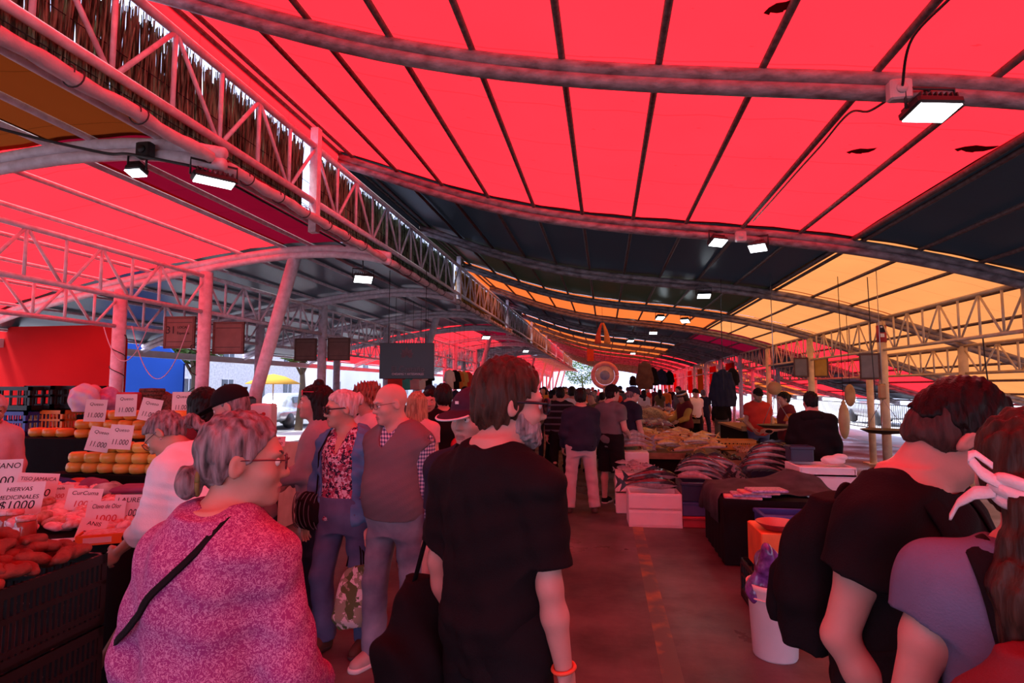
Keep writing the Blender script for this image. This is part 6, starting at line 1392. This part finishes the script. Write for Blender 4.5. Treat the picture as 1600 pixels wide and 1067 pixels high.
board2 = lambda x, y, z, lb: tag((lambda r_: r_)(empty('notice_board', (x, y, z), -.5, lb, 'notice board')), lb, 'notice board')
for (x, y, z, lb) in ((4.35, 10.4, 2.0, 'dark framed board on the nearest cream column'), (4.35, 13.8, 2.1, 'dark framed board on the second cream column'), (4.80, 13.9, 2.1, 'pale board behind the second cream column')):
    r_ = empty('notice_board', (x, y, z), -.5, lb, 'notice board'); o = MB(); o.box((0, 0, 0), (.3, .03, .44)); o.build('frame', WOODD, r_); o = MB(); o.box((0, -.018, 0), (.24, .01, .37)); o.build('panel', mat('grey_board_face', (.22, .2, .2), .5) if 'pale' not in lb else C_YEL, r_)
# behind the right stalls: railing, cars, building
rl = empty('railing', (9.8, 0, 0), 0, 'dark metal railing outside the hall behind the fish stalls', 'railing')
o = MB(); o.tube([(0, 4, 1.05), (0, 40, 1.05)], .02, 6); o.tube([(0, 4, .15), (0, 40, .15)], .02, 6); o.build('rail', BLACK, rl)
o = MB()
for y in np.arange(4, 40, .14): o.box((0, y, .6), (.014, .014, .9))
o.build('bar_lattice', BLACK, rl)
for i, (y_, m_, lb) in enumerate(((11, CARW, 'white parked car behind the railing, nearest'), (16.5, CARG, 'silver parked car behind the railing, between white ones'), (22.5, CARW, 'second white parked car behind the railing'), (29, CARG, 'farther silver parked car behind the railing'))): car(12.6, y_, math.pi/2, m_, lb)
b_ = building(24, 0, 40, 4.5, 'long white building beyond the railing', BW, 7); b_.rotation_euler = (0, 0, math.pi)
# round disc at the far opening
dc = empty('round_banner', (-.0, 33.5, 2.35), 0, 'round white and blue banner with a reddish rim in the far opening', 'banner'); Rx = rot(rx=math.pi/2)
o = MB(); o.lathe([(0, -.02), (.55, -.02), (.55, .02), (0, .02)], n=36, R=Rx); o.build('disc', mat('white_disc', (.75, .78, .85), .6), dc); o = MB(); o.lathe([(0, .021), (.28, .021), (.28, .03), (0, .03)], n=30, R=Rx); o.build('blue_centre', mat('blue_disc', (.25, .4, .8), .6), dc)
o = MB(); o.tube([(.68*math.cos(t), 0, .68*math.sin(t)) for t in np.linspace(0, 6.2832, 40)], .13, 10); o.build('rim', mat('rose_rim', (.75, .35, .45), .6), dc); o = MB(); o.tube([(0, 0, .8), (0, 0, zr(0)-2.35+.12)], .008, 5); o.build('cord', WIRE, dc)
# ------------------------------------------------------------------ people along the aisle, sellers and the far crowd
STRIPE = pattern('dark_striped_jersey', 'stripes', (.015, .014, .018), (.10, .10, .13), sc=9)
p = Fig('man in a dark striped jersey walking away, near the middle of the aisle', 875, 10.2, face=-8, H=1.68, sk=SK1, lod=2); p.top('jersey', STRIPE, sleeve=1.9); p.legs(C_BLK); p.shoes(C_WHT); p.hair(H_BLK, grow=.012)
p = Fig('man in a dark shirt and pale trousers seen from behind in the aisle', xy=(-.33, 7.85), face=-14, H=1.665, gw=1.12, gd=1.1, sh=.185, sk=SK1, lod=1, hyaw=8, R=((.16, .12, -1), (-.05, .6, -.8)), L=((-.18, .10, -1), (.05, .6, -.8)), rl=((.12, -.03, -1), (.08, -.08, -1)), ll=((-.10, .05, -1), (-.08, -.06, -1))); p.top('shirt', C_NAVY, sleeve=1.9, hem=-.06, loose=.02, wr=.007); p.legs(C_KHA, off=.02, flare=.01, wr=.003); p.shoes(mat('brown_shoe', (.12, .07, .05), .5)); p.hair(H_BLK, grow=.013, back=-.07)
o = MB(); o.box(p.tp((.09, -.135, .0)), (.09, .006, .014)); o.build('back_pocket', C_BLK, p.root)
o = MB(); o.tube([p.tp((.178*math.cos(t), .135*math.sin(t)-.005, .03)) for t in np.linspace(0, 6.3, 24)], .014, 6); o.build('belt', C_BRN, p.root)
p = Fig('young man in a grey t-shirt and black shorts looking at the fish', 953, 8.35, face=35, H=1.71, sk=SK2, lod=1, hyaw=20, R=((.18, .1, -1), (-.25, .7, -.3)), L=((-.2, -.1, -1), (.1, .9, .3))); p.top('t_shirt', C_GRY, sleeve=.55, hem=-.10); p.legs(C_BLK, 'shorts', end=.52, off=.02, flare=.02); p.shoes(C_BLK, WHITEP, 'sneaker'); p.hair(H_BLK, grow=.010); p.cap(C_BLK); p.brows(H_BLK)
p.tube('shoe_stripe', [p.ankR+np.array((.048, -.03+.13*t, -.035+.03*(t-.3)**2)) for t in np.linspace(0, 1, 8)], .006, C_WHT)
p = Fig('man in a navy shirt and navy cap bending over the fish', 978, 8.9, face=50, H=1.70, lean=6, sk=SK2, lod=1, hyaw=18, hpitch=15, R=((.15, .1, -1), (.0, .3, -1))); p.top('shirt', C_NAVY, sleeve=.6, hem=-.1); p.legs(C_GREEN); p.shoes(C_BLK); p.hair(H_GRY, grow=.006, line=.05); p.cap(C_NAVY); p.brows(H_GRY)
# sellers
p = Fig('seller in ochre with a striped headband behind the pinkish fish counter', 1068, 12.4, face=-120, H=1.60, fem=True, gw=1.1, sk=SK3, lod=2, hpitch=18, L=((-.1, .4, -.9), (0, .9, -.3)), R=((.1, .4, -.9), (0, .9, -.3))); p.top('sweater', C_YEL, sleeve=1.9); p.legs(C_BLK); p.shoes(C_BLK); p.hair(H_BRN, 'long', grow=.015)
o = MB()
for j in range(4): o.tube([p.hp((.095*math.cos(t), -.012+.115*math.sin(t), .03+.024*j)) for t in np.linspace(0, 6.3, 24)], .014, 6, mi=j % 3)
o.build('headband', [C_NAVY, C_ORG, C_WHT], p.root)
f = p.top('apron', C_MAR, sleeves=False, hem=-.10, off=.03, neck=.03, nkdrop=.06)
p = Fig('seller in a red t-shirt and dark cap behind the clam counter', 1182, 10.6, face=170, H=1.66, gw=1.15, gd=1.15, belly=.03, sk=SK3, lod=1, hyaw=12, hpitch=8, L=((-.25, .15, -1), (.45, .8, -.3)), R=((.25, .1, -1), (-.2, .7, -.5))); p.top('t_shirt', C_RED, sleeve=.6, hem=-.1); p.legs(DENIM); p.shoes(C_BLK); p.hair(H_BLK, grow=.006, line=.05); p.cap(C_BLK); p.brows(H_BLK); p.beard(hairm('grey_stubble', (.3, .2, .17), (.15, .1, .08)), .002)
p = Fig('woman in a maroon apron with tied dark hair facing the red shirted seller', 1226, 9.7, face=-95, H=1.60, fem=True, gw=1.1, sk=SK1, lod=1, hyaw=-4, hpitch=8, L=((-.1, .3, -1), (0, .9, -.2)), R=((.12, .2, -1), (0, .9, -.25))); p.top('t_shirt', C_ORG, sleeve=.6); p.top('apron', C_MAR, sleeves=False, hem=-.12, off=.026, neck=.03, nkdrop=.06); p.legs(C_BLK); p.shoes(C_BLK); p.hair(H_BLK, grow=.014, extra=lambda f, P, h: f.el(P((0, -.12, .03)), np.array((.04, .04, .045))*h, None, .01)); p.brows(H_BLK)
o = MB(); o.ell(p.wrL+nrm(p.wrL-p.elL)*.07, (.045, .06, .03), 10, 8); o.build('black_glove', C_BLK, p.root)
p = Fig('man in a black hooded jacket seen from behind at the fish stall', 1266, 6.9, face=22, H=1.62, gw=1.1, gd=1.1, sh=.19, sk=SK2, lod=1, hyaw=-25, hpitch=4, L=((-.2, .1, -1), (.1, .5, -.9)), R=((.2, .05, -1), (0, .5, -.9))); p.top('jacket', C_BLK, sleeve=1.92, hem=-.12, loose=.02, wr=.007, grow_arm=.012); p.legs(C_BLK, off=.02); p.shoes(C_BLK); p.hair(H_BLK, grow=.012, back=-.07)
f = Fld(p.c7-.25, p.c7+.25, .011); f.el(p.c7+np.array((0, -.075, -.035)), (.12, .055, .075), None, 0); f.wrinkle(.006, 30, 2); V, F = f.mesh(); quick_mesh('hood', V, F, C_BLK, p.root)
# crowd
TOPS = [('black', C_BLK), ('white', C_WHT), ('navy', C_NAVY), ('ochre', C_YEL), ('grey', C_GRY), ('red', C_RED), ('olive', C_GREEN), ('pink', C_PINK), ('orange', C_ORG), ('maroon', C_MAR)]
HAIRS = [('black hair', H_BLK, 'short', 0), ('brown hair', H_BRN, 'short', 1), ('long dark hair', H_BLK, 'long', 1), ('a dark cap', H_BLK, 'cap', 0), ('grey hair', H_GRY, 'short', 0)]
gg = np.random.default_rng(77); seen = set()
spots = [(862, 12.5), (893, 12), (925, 11.5), (958, 12.4), (940, 13.5), (868, 15.5), (905, 15), (948, 16.2), (958, 17.4), (850, 18), (880, 19), (918, 18.5), (952, 18), (1005, 20.5), (866, 22), (895, 23), (930, 22.5), (968, 22), (1030, 24), (855, 26), (884, 28), (912, 27), (945, 28), (980, 27), (1010, 29), (1040, 30), (845, 31), (872, 34), (900, 33), (926, 36), (955, 35), (990, 37), (1022, 36), (1048, 38), (888, 42), (935, 44), (970, 45), (1000, 47),
         (838, 13.5), (820, 16), (760, 12), (728, 11), (735, 13.5), (712, 11.6), (618, 9.5), (672, 9.0), (560, 8.8), (545, 9.8), (1085, 16), (1060, 20), (1098, 19.5), (1125, 15)]
for n_, (u_, D_) in enumerate(spots):
    for tr_ in range(60):
        a = int(gg.integers(len(TOPS))); b_ = int(gg.integers(len(HAIRS)))
        zone = 'in the far aisle crowd' if u_ > 842 and u_ < 1050 and D_ > 20 else 'in the middle aisle crowd' if 842 < u_ < 1050 else 'by the side stalls beyond the couple' if u_ <= 842 else 'behind the right counters'
        if (a, b_, zone) not in seen: break
    seen.add((a, b_, zone)); away = gg.uniform() < .6
    p = Fig(f'person in {TOPS[a][0]} with {HAIRS[b_][0]} {zone}', u_, D_, face=(gg.normal(0, 25) if away else 180+gg.normal(0, 30)), H=gg.uniform(1.56, 1.74), fem=bool(HAIRS[b_][3]), sk=[SK1, SK2, SK3][n_ % 3], lod=3 if D_ > 10 else 2, hyaw=gg.normal(0, 15), rl=((.06, gg.normal(0, .2), -1), (0, -.15, -1)), ll=((-.06, gg.normal(0, .2), -1), (0, -.15, -1)))
    p.top('top', TOPS[a][1], sleeve=1.9 if n_ % 2 else .6, wr=0); p.legs([C_BLK, DENIM, C_NAVY, C_GRY][n_ % 4], wr=0); p.shoes(C_BLK if n_ % 3 else C_WHT)
    if HAIRS[b_][2] == 'cap': p.hair(H_BLK, grow=.006, line=.05); p.cap([C_BLK, C_NAVY][n_ % 2])
    else: p.hair(HAIRS[b_][1], HAIRS[b_][2], grow=.016, noise=.002)
# ---- goods stalls of the far side vault
for i in range(6):
    y = 12.5+4.2*i; cloth_box((-4.15, y, 0), (1.1, 2.6, .9), [C_MAR, BLKC, BLUEC][i % 3], 'goods_table', ('nearest', 'second', 'third', 'fourth', 'fifth', 'sixth')[i]+' cloth covered goods table along the far side vault', 'table')
    for j in range(5):
        m_ = [C_RED, mat('teal_cloth', (.05, .5, .5), .7), C_PINK, C_WHT, C_BLK, C_ORG, C_YEL][(i*3+j) % 7]; nm = ['red', 'teal', 'pink', 'white', 'black', 'orange', 'ochre'][(i*3+j) % 7]
        f = Fld((-.25, -.08, -.6), (.25, .08, .05), .02); f.loft(np.array((0, 0, -.55)), np.eye(3), [(0, .17, .05, 0), (.3, .15, .05, 0), (.48, .16, .045, 0), (.55, .05, .03, 0)], 0); f.rc((-.13, 0, -.1), (-.2, 0, -.3), .045, .04, .02); f.rc((.13, 0, -.1), (.2, 0, -.3), .045, .04, .02); V, F = f.mesh(); o = quick_mesh('hanging_shirt', V, F, m_, None)
        o.location = (-4.25+.0*j, y-1.2+.55*j, 2.15); o.rotation_euler = (0, 0, gg.uniform(.6, 1.2)); t = MB(); t.tube([(0, 0, 0), (0, 0, zl(-4.25)-2.15+.12)], .004, 5); t.build('cord', WIRE, o)
        tag(o, f'{nm} shirt hanging above the {("nearest", "second", "third", "fourth", "fifth", "sixth")[i]} goods table of the side vault', 'garment')
PAR = tarp_mat('parasol_yellow', (.8, .5, .05), (.8, .5, .1), .4)
pr_ = empty('parasol', (-12.0, 19.5, 0), 0, 'yellow parasol in the street beyond the second column', 'parasol'); o = MB(); o.lathe([(0, 2.15), (.4, 2.06), (.95, 1.8), (.94, 1.78), (.4, 2.02), (0, 2.1)], n=10); o.build('canopy', PAR, pr_); o = MB(); o.tube([(0, 0, 0), (0, 0, 2.1)], .025, 8); o.build('pole', STEEL, pr_)
